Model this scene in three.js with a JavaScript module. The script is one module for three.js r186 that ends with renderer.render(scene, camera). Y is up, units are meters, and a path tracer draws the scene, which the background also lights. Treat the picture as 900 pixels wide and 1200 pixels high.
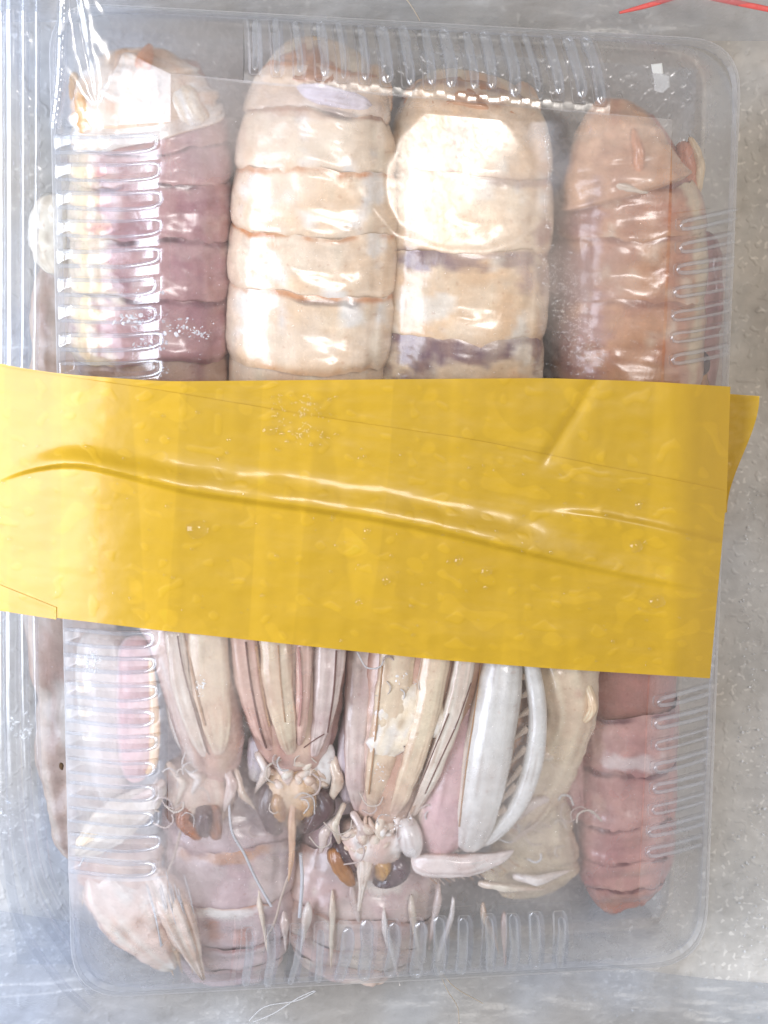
import * as THREE from 'three';
import { mergeGeometries } from 'three/addons/utils/BufferGeometryUtils.js';

// ---------------------------------------------------------------- camera, light, exposure
const scene = new THREE.Scene();
const DIST = 0.52, LIDY = 0.05;
const camera = new THREE.PerspectiveCamera(26, 0.75, 0.02, 20);
camera.up.set(-0.01, 0, -1);
camera.position.copy(new THREE.Vector3(-0.12, 1, -0.25).normalize().multiplyScalar(DIST)).add(new THREE.Vector3(0, LIDY, 0));
camera.lookAt(0, LIDY, 0);
camera.updateMatrixWorld(true); camera.updateProjectionMatrix();
scene.background = new THREE.Color(0.31, 0.307, 0.30);
const windowLight = new THREE.RectAreaLight(0xeaf1ff, 12, 0.42, 0.42);    // soft cool daylight from the left
windowLight.position.set(-0.42, 0.36, 0.0);
windowLight.lookAt(0, 0.03, 0.0);
scene.add(windowLight);
const ceilingLight = new THREE.RectAreaLight(0xfff8f0, 46, 0.28, 0.24);  // the lamp mirrored in the lid
ceilingLight.position.set(0.28, 1.3, -0.36);
ceilingLight.lookAt(0.2, 0.03, -0.3);
scene.add(ceilingLight);
const renderer = new THREE.WebGLRenderer({ antialias: true });
renderer.toneMapping = THREE.LinearToneMapping;
renderer.toneMappingExposure = 0.82;
renderer.shadowMap.enabled = true;

// ---------------------------------------------------------------- helpers
function mulberry(a) { return () => { a |= 0; a = a + 0x6D2B79F5 | 0; let t = Math.imul(a ^ a >>> 15, 1 | a); t = t + Math.imul(t ^ t >>> 7, 61 | t) ^ t; return ((t ^ t >>> 14) >>> 0) / 4294967296; }; }
const rnd = mulberry(4711);
const clamp = (x, a = 0, b = 1) => Math.min(b, Math.max(a, x));
const lerp = (a, b, t) => a + (b - a) * t;
const smooth = (a, b, x) => { const t = clamp((x - a) / (b - a)); return t * t * (3 - 2 * t); };
const PERM = new Uint8Array(512); { const r = mulberry(99), p = Array.from({ length: 256 }, (_, i) => i); for (let i = 255; i > 0; i--) { const j = Math.floor(r() * (i + 1)); [p[i], p[j]] = [p[j], p[i]]; } for (let i = 0; i < 512; i++) PERM[i] = p[i & 255]; }
const gr = (h, x, y, z) => { h &= 15; const u = h < 8 ? x : y, v = h < 4 ? y : h === 12 || h === 14 ? x : z; return ((h & 1) ? -u : u) + ((h & 2) ? -v : v); };
function noise(x, y, z = 0) {                 // gradient noise, 0 to 1
  const X = Math.floor(x), Y = Math.floor(y), Z = Math.floor(z), a = X & 255, b = Y & 255, c = Z & 255; x -= X; y -= Y; z -= Z;
  const f = (t) => t * t * t * (t * (t * 6 - 15) + 10), u = f(x), v = f(y), w = f(z);
  const A = PERM[a] + b, AA = PERM[A & 511] + c, AB = PERM[(A + 1) & 511] + c, B = PERM[(a + 1) & 255] + b, BA = PERM[B & 511] + c, BB = PERM[(B + 1) & 511] + c;
  const n = lerp(lerp(lerp(gr(PERM[AA & 511], x, y, z), gr(PERM[BA & 511], x - 1, y, z), u), lerp(gr(PERM[AB & 511], x, y - 1, z), gr(PERM[BB & 511], x - 1, y - 1, z), u), v), lerp(lerp(gr(PERM[(AA + 1) & 511], x, y, z - 1), gr(PERM[(BA + 1) & 511], x - 1, y, z - 1), u), lerp(gr(PERM[(AB + 1) & 511], x, y - 1, z - 1), gr(PERM[(BB + 1) & 511], x - 1, y - 1, z - 1), u), v), w);
  return clamp(0.5 + n * 0.62);
}
function fbm(x, y, z = 0, o = 4) { let s = 0, a = 0.5, n = 0; for (let i = 0; i < o; i++) { s += a * noise(x, y, z + i * 7.3); n += a; a *= 0.5; x *= 2.03; y *= 2.03; z *= 2.03; } return s / n; }
const lin = (c) => { c /= 255; return c <= 0.04045 ? c / 12.92 : ((c + 0.055) / 1.055) ** 2.4; };
const rgb = (r, g, b) => [lin(r), lin(g), lin(b)];
const col = (r, g, b) => new THREE.Color().setRGB(lin(r), lin(g), lin(b));
const mix = (a, b, t) => [lerp(a[0], b[0], t), lerp(a[1], b[1], t), lerp(a[2], b[2], t)];
const V = (x, y, z) => new THREE.Vector3(x, y, z);
// a point of the photograph's 900 x 1200 grid, at a height above the table
function at(px, py, y) {
  const p = V(px / 450 - 1, 1 - py / 600, 0.5).unproject(camera).sub(camera.position);
  return p.multiplyScalar((y - camera.position.y) / p.y).add(camera.position);
}
const PX = 0.0002;            // metres per photo pixel near the lid
const used = {};
function numbered(n) { const k = used[n] = (used[n] ?? -1) + 1; return k ? n + '_' + String(k).padStart(3, '0') : n; }
function tag(o, label, category, group) { o.userData.label = label; o.userData.category = category; if (group) o.userData.group = group; return o; }
function shade(m) { m.castShadow = m.receiveShadow = true; return m; }
function mesh(name, geo, mat, parent = scene) {
  const m = shade(new THREE.Mesh(geo, mat)); m.name = parent === scene ? numbered(name) : name;
  parent.add(m); return m;
}
function thing(name, label, category, group, pos = V(0, 0, 0)) { const g = new THREE.Group(); g.name = numbered(name); g.position.copy(pos); scene.add(g); return tag(g, label, category, group); }
function grid(nu, nv, fn, colour, uvfn) {      // fn(u, v) -> Vector3
  const P = [], C = [], U = [], I = [];
  for (let j = 0; j <= nv; j++) for (let i = 0; i <= nu; i++) {
    const u = i / nu, v = j / nv, p = fn(u, v);
    P.push(p.x, p.y, p.z);
    if (colour) C.push(...colour(u, v, p));
    const t = uvfn ? uvfn(u, v, p) : [p.x, p.z]; U.push(t[0], t[1]);
  }
  for (let j = 0; j < nv; j++) for (let i = 0; i < nu; i++) { const a = j * (nu + 1) + i, b = a + 1, c = a + nu + 1, d = c + 1; I.push(a, c, b, b, c, d); }
  const g = new THREE.BufferGeometry();
  g.setAttribute('position', new THREE.Float32BufferAttribute(P, 3));
  g.setAttribute('uv', new THREE.Float32BufferAttribute(U, 2));
  if (colour) g.setAttribute('color', new THREE.Float32BufferAttribute(C, 3));
  g.setIndex(I); g.computeVertexNormals(); return g;
}
function spline(rows, t) {                    // Catmull-Rom over rows of numbers
  const n = rows.length - 1, x = clamp(t) * n, i = Math.min(n - 1, Math.floor(x)), f = x - i;
  const a = rows[Math.max(0, i - 1)], b = rows[i], c = rows[i + 1], d = rows[Math.min(n, i + 2)];
  return b.map((_, k) => 0.5 * (2 * b[k] + (c[k] - a[k]) * f + (2 * a[k] - 5 * b[k] + 4 * c[k] - d[k]) * f * f + (3 * b[k] - a[k] - 3 * c[k] + d[k]) * f ** 3));
}
// a solid along stations [px, py, height, half width in px, half thickness in m]
function loft(st, o = {}) {
  const n = o.around ?? 40, ex = o.power ?? 0.8, sd = o.seed ?? 1, t0 = o.t0 ?? 0, t1 = o.t1 ?? 1;
  const s0 = spline(st, t0), s1 = spline(st, t1);
  const m = o.along ?? Math.max(10, Math.min(90, Math.round(Math.hypot(s1[0] - s0[0], s1[1] - s0[1]) / 2.2)));
  const ring = (t) => {
    const e = 0.01, a = spline(st, Math.max(0, t - e)), b = spline(st, Math.min(1, t + e)), s = spline(st, t);
    const p = at(s[0], s[1], s[2]), d = at(b[0], b[1], b[2]).sub(at(a[0], a[1], a[2])).normalize();
    const side = V(-d.z, 0, d.x).normalize().multiplyScalar(-1), up = side.clone().cross(d); if (up.y < 0) up.negate();
    return { p, d, side, up, w: Math.max(0.00005, s[3] * PX * 1.03), h: Math.max(0.00005, s[4]) };
  };
  const rings = []; for (let j = 0; j <= m; j++) rings.push(ring(lerp(t0, t1, j / m)));
  const sgn = (x) => Math.sign(x) * Math.abs(x) ** ex;
  const pt = (u, v) => {
    const r = rings[Math.round(v * m)], a = u * 2 * Math.PI - Math.PI / 2, c = Math.cos(a), s = Math.sin(a);
    let k = o.radius ? o.radius(v, c, s) : 1;
    if (o.ragged) k *= 1 + o.ragged * (fbm(v * 9 + sd, Math.sign(c) * 3 + sd * 0.7, sd, 3) - 0.5) * 2 * Math.abs(c);
    const cap = o.round ? Math.sqrt(Math.max(0.0004, 1 - Math.max(0, (Math.abs(v - 0.5) * 2 - (1 - o.round)) / o.round) ** 2)) : 1;
    const q = r.p.clone().addScaledVector(r.side, sgn(c) * r.w * k * cap).addScaledVector(r.up, sgn(s) * r.h * k * cap);
    if (o.shear) q.addScaledVector(r.d, o.shear(c, v));
    const nz = o.rough ?? 0.0005;
    const d = (fbm(q.x * 160 + sd, q.z * 160, q.y * 160 + sd * 3, 3) - 0.5) * 2 * nz + (o.relief ? o.relief(c, v, s, q) : 0) + (o.fold ?? 0) * r.h * (noise(c * 6 + sd, v * 2 + sd, 3.3) - 0.5) * Math.max(0, s);
    q.addScaledVector(r.side, c * d * 0.5).addScaledVector(r.up, s * d); return q;
  };
  const g = grid(n, m, pt, (u, v, p) => { const a = u * 2 * Math.PI - Math.PI / 2; return o.colour(Math.cos(a), v, p, Math.sin(a)); }, (u, v, p) => [p.x + p.y * 0.7, p.z]);
  { const p = g.attributes.position, I = g.index.array, a = V(), b = V(), c = V(); let vol = 0;
    for (let k = 0; k < I.length; k += 3) { a.fromBufferAttribute(p, I[k]); b.fromBufferAttribute(p, I[k + 1]); c.fromBufferAttribute(p, I[k + 2]); const o = rings[0].p; vol += a.sub(o).dot(b.sub(o).cross(c.sub(o))); }
    if (vol < 0) { for (let k = 0; k < I.length; k += 3) { const t = I[k + 1]; I[k + 1] = I[k + 2]; I[k + 2] = t; } g.computeVertexNormals(); } }
  // seam: share normals
  const N = g.attributes.normal;
  for (let j = 0; j <= m; j++) { const a = j * (n + 1), b = a + n; const x = N.getX(a) + N.getX(b), y = N.getY(a) + N.getY(b), z = N.getZ(a) + N.getZ(b), l = Math.hypot(x, y, z) || 1; N.setXYZ(a, x / l, y / l, z / l); N.setXYZ(b, x / l, y / l, z / l); }
  return g;
}
// mottled colour: base, patches, fine streaks; o.edge at the rims
function flesh(base, patch, o = {}) {
  const sd = o.seed ?? 1, sc = o.scale ?? 90, amt = o.amount ?? 0.8;
  return (c, v, p) => {
    let k = smooth(0.42, 0.68, fbm(p.x * sc + sd * 5.1, p.z * sc + sd, p.y * sc, 4)) * amt;
    let q = mix(base, patch, k);
    if (o.third) q = mix(q, o.third, smooth(o.thirdAt ?? 0.6, (o.thirdAt ?? 0.6) + 0.1, fbm(p.x * sc * 1.7 + 31 + sd, p.z * sc * 0.9 + 7, sd, 4)));
    if (o.edge) q = mix(q, o.edge, smooth(o.edgeAt ?? 0.72, 0.98, Math.abs(c) + (fbm(p.x * 300, p.z * 300, sd) - 0.5) * 0.25));
    if (o.lines) for (const [x, w, lc, a] of o.lines) q = mix(q, lc, (a ?? 0.8) * Math.exp(-(((c - x - 0.05 * (noise(v * 7, x * 31) - 0.5)) / w) ** 2)) * (0.45 + 0.55 * noise(v * 14 + x * 50, sd)));
    if (o.extra) q = o.extra(q, c, v, p);
    const fb = noise(c * 9 + sd * 1.3, v * 2.4 + 0.6 * noise(v * 5, sd), sd * 0.7), fi = noise(c * 26, v * 3 + sd, sd);
    if (o.fibre !== 0) { q = mix(q, patch, smooth(0.56, 0.8, fb) * 0.45 * (o.fibre ?? 1)); q = mix(q, o.pale ?? [Math.min(0.84, base[0] * 1.18), Math.min(0.82, base[1] * 1.2), Math.min(0.8, base[2] * 1.22)], smooth(0.52, 0.75, 1 - fb) * 0.5 * (o.fibre ?? 1)); q = mix(q, [q[0] * 0.62, q[1] * 0.54, q[2] * 0.5], smooth(0.7, 0.8, fi) * 0.55 * (o.fibre ?? 1)); }
    const s = 0.94 + 0.12 * fbm(p.x * 700 + sd, p.z * 500, p.y * 700, 3);
    return [q[0] * s, q[1] * s, q[2] * s];
  };
}
function tube(pts, r, o = {}) {               // thin strand through [px, py, y]
  const c = new THREE.CatmullRomCurve3(pts.map((q) => at(q[0], q[1], q[2])));
  return new THREE.TubeGeometry(c, o.n ?? 28, r, o.m ?? 6, false);
}
function cone(a, b, r) {                      // spine from a to b, both [px, py, y]
  const A = at(...a), B = at(...b), d = B.clone().sub(A), g = new THREE.ConeGeometry(r, d.length(), 8, 3);
  g.translate(0, d.length() / 2, 0); g.applyQuaternion(new THREE.Quaternion().setFromUnitVectors(V(0, 1, 0), d.clone().normalize())); g.translate(A.x, A.y, A.z); return g;
}
function dataTex(w, h, fn, srgb) {
  const d = new Uint8Array(w * h * 4);
  for (let j = 0; j < h; j++) for (let i = 0; i < w; i++) { const c = fn(i / w, j / h), k = (j * w + i) * 4; for (let q = 0; q < 3; q++) d[k + q] = clamp(c[q] ?? c[0]) * 255; d[k + 3] = 255; }
  const t = new THREE.DataTexture(d, w, h); t.magFilter = THREE.LinearFilter; t.wrapS = t.wrapT = THREE.RepeatWrapping; if (srgb) t.colorSpace = THREE.SRGBColorSpace; t.needsUpdate = true; return t;
}
const per = (x, n) => { const t = x * n; return t; };

// ---------------------------------------------------------------- textures and materials
const grain = dataTex(512, 512, (u, v) => { const a = fbm(u * 34, v * 34, 1, 4), b = fbm(u * 120, v * 18, 3, 3), s = smooth(0.70, 0.78, noise(u * 110, v * 110, 5)); return [0.55 * a + 0.35 * b + 0.2 * s]; });
const shellTint = dataTex(512, 512, (u, v) => { const a = fbm(u * 26, v * 26, 11, 4), f = smooth(0.74, 0.8, noise(u * 90, v * 90, 15)), d = smooth(0.8, 0.86, noise(u * 70 + 9, v * 70, 25)); const k = 0.86 + 0.16 * a; return [k + 0.04 * f - 0.05 * d, k - 0.004 + 0.04 * f - 0.08 * d, k - 0.01 + 0.04 * f - 0.09 * d]; }, true);
for (const t of [grain, shellTint]) t.repeat.set(12, 12);
const shell = new THREE.MeshPhysicalMaterial({ vertexColors: true, map: shellTint, bumpMap: grain, bumpScale: 0.00012, roughness: 0.32, clearcoat: 0.7, clearcoatRoughness: 0.18 });
const skin = new THREE.MeshPhysicalMaterial({ vertexColors: true, map: shellTint, bumpMap: grain, bumpScale: 0.00018, roughness: 0.42, clearcoat: 0.3, clearcoatRoughness: 0.4 });
const plain = (r, g, b, ro = 0.5) => new THREE.MeshPhysicalMaterial({ color: col(r, g, b), roughness: ro, bumpMap: grain, bumpScale: 0.0003 });
// misted plastic: drops and film of water under the lid scatter light
const lidUV = (u, v, p) => [(p.x + 0.12) / 0.26, (p.z + 0.15) / 0.30];
const mistAt = (px, py, r) => { const p = at(px, py, LIDY); return [(p.x + 0.12) / 0.26, (p.z + 0.15) / 0.30, r / 900]; };
const mistSpots = [[665, 250, 70, .5], [680, 360, 45, .6], [240, 1030, 110, .25], [130, 880, 150, .7], [120, 1000, 90, .4], [330, 90, 90, .5], [200, 60, 110, .5], [730, 150, 80, .3], [720, 1020, 90, .2], [650, 960, 60, .25], [600, 1000, 120, .4]].map(([x, y, r, a]) => [...mistAt(x, y, r), a]);
const mist = dataTex(1024, 1024, (u, v) => {
  let f = 0.27 + 0.14 * (fbm(u * 7, v * 7, 2, 4) - 0.5) * 2;
  for (const [x, y, r, a] of mistSpots) { const d = Math.hypot((u - x) * 0.9, v - y) / r + (fbm(u * 14, v * 14, 5, 4) - 0.5) * 1.1; f += a * 0.42 * (1 - smooth(0.5, 1.15, d)); }
  const beads = smooth(0.56, 0.66, noise(u * 210, v * 210, 9)) * 0.04 - smooth(0.62, 0.7, noise(u * 95, v * 95, 4)) * 0.04;
  return [clamp(f + beads, 0.06, 0.8)];
});
const dropBump = dataTex(1024, 1024, (u, v) => [0.55 * fbm(u * 26, v * 26, 3, 4) + 0.25 * smooth(0.6, 0.75, noise(u * 190, v * 190, 2)) + 0.2 * smooth(0.66, 0.8, noise(u * 95, v * 95, 8))]);
const wallFilm = new THREE.MeshPhysicalMaterial({ color: col(250, 251, 254), transmission: 1, thickness: 0, ior: 2.1, roughness: 0.85, roughnessMap: mist, bumpMap: dropBump, bumpScale: 0.0001, side: THREE.DoubleSide });
const film = new THREE.MeshPhysicalMaterial({ color: col(250, 251, 254), transmission: 1, thickness: 0, ior: 1.75, roughness: 1, roughnessMap: mist, bumpMap: dropBump, bumpScale: 0.00004, side: THREE.DoubleSide });
const clear = new THREE.MeshPhysicalMaterial({ color: col(246, 249, 253), transmission: 1, thickness: 0, ior: 1.75, roughness: 0.2, bumpMap: dropBump, bumpScale: 0.00015, side: THREE.DoubleSide });
const ridgeFilm = new THREE.MeshPhysicalMaterial({ color: col(248, 250, 254), transmission: 1, thickness: 0, ior: 2.1, roughness: 0.22, side: THREE.DoubleSide });
const glareFilm = new THREE.MeshPhysicalMaterial({ color: col(250, 252, 254), transmission: 1, thickness: 0, ior: 1.9, roughness: 0.2, side: THREE.DoubleSide });
const cloudy = new THREE.MeshPhysicalMaterial({ color: col(244, 247, 252), transmission: 1, thickness: 0, ior: 1.75, roughness: 0.45, bumpMap: dropBump, bumpScale: 0.0002, side: THREE.DoubleSide });
const water = new THREE.MeshPhysicalMaterial({ color: 0xffffff, transmission: 1, thickness: 0.002, ior: 1.33, roughness: 0.03 });
const dew = new THREE.MeshPhysicalMaterial({ color: 0xffffff, transmission: 1, thickness: 0, ior: 1.4, roughness: 0.08 });
const ice = new THREE.MeshPhysicalMaterial({ color: col(246, 248, 250), roughness: 0.4, transmission: 0.7, thickness: 0 });

// ---------------------------------------------------------------- ground: frosty floor of the cold box, rising at the right
const frostMap = dataTex(1024, 1024, (u, v) => {
  const a = fbm(u * 9, v * 9, 2, 5), b = fbm(u * 60, v * 60, 4, 3), fl = smooth(0.66, 0.8, noise(u * 150, v * 150, 6)) * smooth(0.45, 0.6, fbm(u * 12, v * 12, 9));
  const k = 0.86 + 0.2 * (a - 0.5) + 0.12 * (b - 0.5) + 0.12 * fl; return [k, k, k];
}, true);
const frostBump = dataTex(1024, 1024, (u, v) => [0.6 * fbm(u * 30, v * 30, 2, 5) + 0.4 * smooth(0.6, 0.85, noise(u * 120, v * 120, 6))]);
const groundMat = new THREE.MeshPhysicalMaterial({ vertexColors: true, map: frostMap, bumpMap: frostBump, bumpScale: 0.0003, roughness: 0.55 });
{
  const a = rgb(202, 192, 178), b = rgb(208, 200, 188), cR = rgb(230, 230, 228), cL = rgb(200, 209, 224);
  const g = grid(220, 200, (u, v) => {
    const x = lerp(-0.34, 0.30, u), z = lerp(-0.32, 0.34, v), e = Math.max(0, x - 0.092);
    return V(x, -0.0015 + e * e * 9 + 0.0016 * fbm(x * 60, z * 60, 2, 3) + 0.0008 * smooth(0.5, 0.7, fbm(x * 240, z * 240, 5)), z);
  }, (u, v, p) => { const rime = smooth(0.45, 0.8, fbm(p.x * 34, p.z * 22, 8, 5) + smooth(0.086, 0.104, p.x) * smooth(-0.05, 0.08, p.z) * 0.3); const bluishL = smooth(0.3, 0.8, fbm(p.x * 18, p.z * 18, 4, 4) + (1 - smooth(-0.085, 0.0, p.x)) * 0.34 - 0.2); return mix(mix(mix(a, b, smooth(0.4, 0.7, fbm(p.x * 25, p.z * 25, 3))), cL, bluishL * 0.7), cR, rime * 0.6); }, (u, v, p) => [p.x / 0.2, p.z / 0.2]);  // cL is a paler, bluer tone in patches, denser towards the left
  mesh('ground', g, groundMat).userData.kind = 'structure';
}

// ---------------------------------------------------------------- the clear clamshell box
const TOP = { tl: [200, 86], tr: [788, 140], br: [748, 1052], bl: [196, 1078] };
const OUT = { tl: [64, 8], tr: [864, 54], br: [821, 1122], bl: [92, 1162] };
const RIMY = 0.027;
// dents and waves of the lid, in metres, over photo coordinates
function lidDent(px, py) {
  let h = 0.0014 * (fbm(px / 130, py / 130, 3, 3) - 0.5) + 0.0003 * (fbm(px / 34, py / 34, 6, 2) - 0.5);
  const q = smooth(0.1, 0.3, 1 - Math.hypot((px - 542) / 150, (py - 176) / 140)); h *= 1 - 0.85 * q;
  const d = 1 - Math.hypot((px - 542) / 132, (py - 176) / 122) + 0.06 * (noise(px / 30, py / 30, 8) - 0.5);   // the film is pressed in here: a slope with a rounded lower edge
  h -= smooth(0, lerp(0.10, 0.62, smooth(0, 190, 292 - py)), d) * 0.012 * (1 - Math.exp(-(300 - py) * PX * 0.158 / 0.012)) - 0.00012 * q * (fbm(px / 45, py / 30, 12, 3) - 0.5);
  return h;
}
const bil = (q, u, v) => [0, 1].map((k) => lerp(lerp(q.tl[k], q.tr[k], u), lerp(q.bl[k], q.br[k], u), v));
const box = thing('plastic_container', 'clear ribbed plastic clamshell box packed with mantis shrimps and taped shut', 'container');
const lid = mesh('lid', grid(260, 400, (u, v) => { const [x, y] = bil(TOP, u, v), e = smooth(0, 0.03, Math.min(u, 1 - u)) * smooth(0, 0.02, Math.min(v, 1 - v)); return at(x, y, LIDY).setY(LIDY + lidDent(x, y) * e); }, null, lidUV), film, box);
// a wall from the lid's edge down to the rim, with moulded ribs
function wall(t0, t1, b0, b1, ribs, nS, opt = {}) {
  const T0 = at(...t0, LIDY), T1 = at(...t1, LIDY), B0 = at(...b0, RIMY), B1 = at(...b1, RIMY);
  const out = B0.clone().sub(T0).setY(0).normalize(), nrm = out.clone().setY(0.6).normalize(), along = T1.clone().sub(T0).normalize();
  return grid(nS, 36, (u, v) => {
    const p = T0.clone().lerp(T1, u).lerp(B0.clone().lerp(B1, u), v); let amp = 0;
    if (opt.skew) { const k = opt.skew(u, v); p.addScaledVector(along, k); }
    for (const [a, b, n] of ribs) if (u > a && u < b) { const ph = (u - a) / (b - a) * n; amp = clamp(2.4 * Math.sin(ph * 2 * Math.PI - Math.PI / 2) , -1, 1) * 0.5 + 0.5; amp *= smooth(0, 0.012, u - a) * smooth(0, 0.012, b - u); }
    const win = smooth(0.02, 0.12, v) * (1 - smooth(0.9, 0.98, v));
    p.addScaledVector(nrm, -amp * 0.0022 * win + (opt.bulge ?? 0.0030) * Math.sin(Math.sqrt(v) * Math.PI) + 0.0006 * (fbm(u * 14, v * 3, opt.seed ?? 1, 3) - 0.5));
    return p;
  }, null, lidUV);
}
const P = (a, b, t) => [lerp(a[0], b[0], t), lerp(a[1], b[1], t)];
// [inner start, inner end, outer start, outer end, rib ranges [from, to, count], bars per rib, bar radius / pitch, divisions, seed]
const sides = [
  [[285, 97], [714, 135], [285, 21], [698, 44], [[0.0, 1, 17]], 0.27, 0.25, 500, 3],
  [[787, 250], [751, 1012], [864, 238], [823, 996], [[0, 0.23, 7], [0.72, 1, 8]], 0.2, 0.08, 620, 5],
  [[667, 1056], [275, 1074], [670, 1130], [268, 1157], [[0, 1, 14]], 0.3, 0.25, 500, 7],
  [[196, 1026], [200, 143], [80, 1026], [62, 150], [[0, 1, 28]], 0.27, 0.075, 900, 9],
];
const ribClear = new THREE.MeshPhysicalMaterial({ color: col(250, 252, 255), transmission: 1, thickness: 0, ior: 2.1, roughness: 0.24 });
// the raised outline of one moulded rib: down one side, round the end and back up
function ribLoop(T, B, r, half, v0, v1, nrm, al, sd) {
  const d = B.clone().sub(T), q = (e, t) => T.clone().addScaledVector(d, t).addScaledVector(al, e * half * (1 + 0.25 * (noise(t * 3 + sd, sd * 1.7) - 0.5))).addScaledVector(nrm, 0.0004 + (al.z > 0.5 ? 0.0016 : 0.003) * Math.sin(Math.sqrt(clamp(t)) * Math.PI) + 0.0004 * (noise(t * 4, sd * 3.1, e) - 0.5));
  const c = new THREE.CatmullRomCurve3([q(-1, v1), q(-1, lerp(v1, v0, 0.35)), q(-1, lerp(v1, v0, 0.7)), q(-0.95, v0 + 0.06), q(-0.55, v0), q(0.55, v0), q(0.95, v0 + 0.06), q(1, lerp(v1, v0, 0.7)), q(1, lerp(v1, v0, 0.35)), q(1, v1)], false, 'catmullrom', 0.4);
  return new THREE.TubeGeometry(c, 56, r, 9, false);
}
function ribBar(T, B, r, v0, v1, nrm, al, sd) {   // a hollow moulded ridge with rounded ends
  const d = B.clone().sub(T);
  return grid(24, 44, (u, v) => {
    const a = u * Math.PI * 2, t = lerp(v0, v1, v), cap = Math.sqrt(Math.max(0.002, 1 - Math.abs(v * 2 - 1) ** 16)), k = r * cap * (1 + 0.3 * (noise(v * 4 + sd, sd * 2.3) - 0.5));
    return T.clone().addScaledVector(d, t).addScaledVector(nrm, 0.0006 + 0.003 * Math.sin(Math.sqrt(t) * Math.PI)).addScaledVector(al, Math.cos(a) * k + r * 0.5 * (noise(t * 2.5, sd, 5) - 0.5)).addScaledVector(nrm, Math.sin(a) * k * 0.9);
  }, null, lidUV);
}
const ends = [];
for (const [i0, i1, o0, o1, ribs, bars, rr, n, seed] of sides) {
  mesh('ribbed_wall', wall(i0, i1, o0, o1, ribs, n, { seed, bulge: seed === 5 ? 0.0016 : 0.003 }), wallFilm, lid);
  ends.push([i0, i1, o0, o1]);
  const T0 = at(...i0, LIDY), T1 = at(...i1, LIDY), B0 = at(...o0, RIMY), B1 = at(...o1, RIMY), nr = B0.clone().sub(T0).setY(0).normalize().setY(0.6).normalize();
  for (const [r0, r1, count] of ribs) for (let k = 0; k < count; k++) {
    const u = lerp(r0, r1, (k + 0.5) / count), T = T0.clone().lerp(T1, u), B = B0.clone().lerp(B1, u), al = T1.clone().sub(T0).normalize();
    const pitch = T0.distanceTo(T1) * (r1 - r0) / count;
    mesh('rib', rr > 0.2 ? ribBar(T.clone().addScaledVector(al, (rnd() - .5) * .3 * pitch), B.clone().addScaledVector(al, (rnd() - .5) * .3 * pitch), pitch * rr * (0.55 + rnd() * 0.6), 0.02 + rnd() * 0.06, 0.92 + rnd() * 0.06, nr, al, k * 1.37 + count) : ribLoop(T.addScaledVector(al, (rnd() - 0.5) * 0.1 * pitch), B.addScaledVector(al, (rnd() - 0.5) * 0.1 * pitch), pitch * rr * (0.8 + rnd() * 0.4), pitch * bars, 0.02 + rnd() * 0.05, 0.93 + rnd() * 0.05, nr, al, k * 1.37 + count), ribClear, lid);
  }
}
['tr', 'br', 'bl', 'tl'].forEach((c, k) => {   // smooth corners between the walls
  const A = ends[k], B = ends[(k + 1) % 4];
  const bend = (p0, p1, p2, t) => [0, 1].map((i) => (1 - t) ** 3 * p0[i] + 3 * t * (1 - t) * p1[i] + t ** 3 * p2[i]), sharp = (p0, p1, p2, t) => t < 0.5 ? P(p0, p1, t * 2) : P(p1, p2, t * 2 - 1);
  mesh('corner', grid(60, 36, (u, v) => {
    const tp = at(...sharp(A[1], TOP[c], B[0], u), LIDY), bt = at(...bend(A[3], OUT[c], B[2], u), RIMY), p = tp.clone().lerp(bt, v);
    p.y += (0.0012 + 0.0026 * Math.sin(u * Math.PI)) * Math.sin(v * Math.PI) + 0.0024 * (fbm(u * 5, v * 3, k + 20, 3) - 0.5) * Math.sin(u * Math.PI) * Math.sin(v * Math.PI); return p;
  }, null, lidUV), wallFilm, lid);
});
{ // film patch added over the upper left corner, tilted to mirror the lamp
  const c = at(104, 66, 0.0455), n = camera.position.clone().sub(c).normalize().add(ceilingLight.position.clone().sub(c).normalize()).normalize();
  const ax = at(116, 130, 0.0455).sub(at(94, 0, 0.0455)).normalize(); ax.addScaledVector(n, -ax.dot(n)).normalize(); const sd = n.clone().cross(ax);
  mesh('glare_patch', grid(30, 60, (u, v) => { const x = (u - 0.5) * 2, y = (v - 0.5) * 0.030, w = 0.0062 * Math.sin(Math.min(1, v * 1.02 + 0.12) * Math.PI) ** 0.7 + 0.0002; return c.clone().addScaledVector(ax, y).addScaledVector(sd, x * w).addScaledVector(n, -((x * w) ** 2) / 0.06 - y * y * 2 - 0.0012 * Math.exp(-(((x + 0.1) / 0.16) ** 2)) * (1 - v) + 0.0003 * (noise(u * 5, v * 9, 2) - 0.5)); }, null, lidUV), glareFilm, lid);
}
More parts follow.
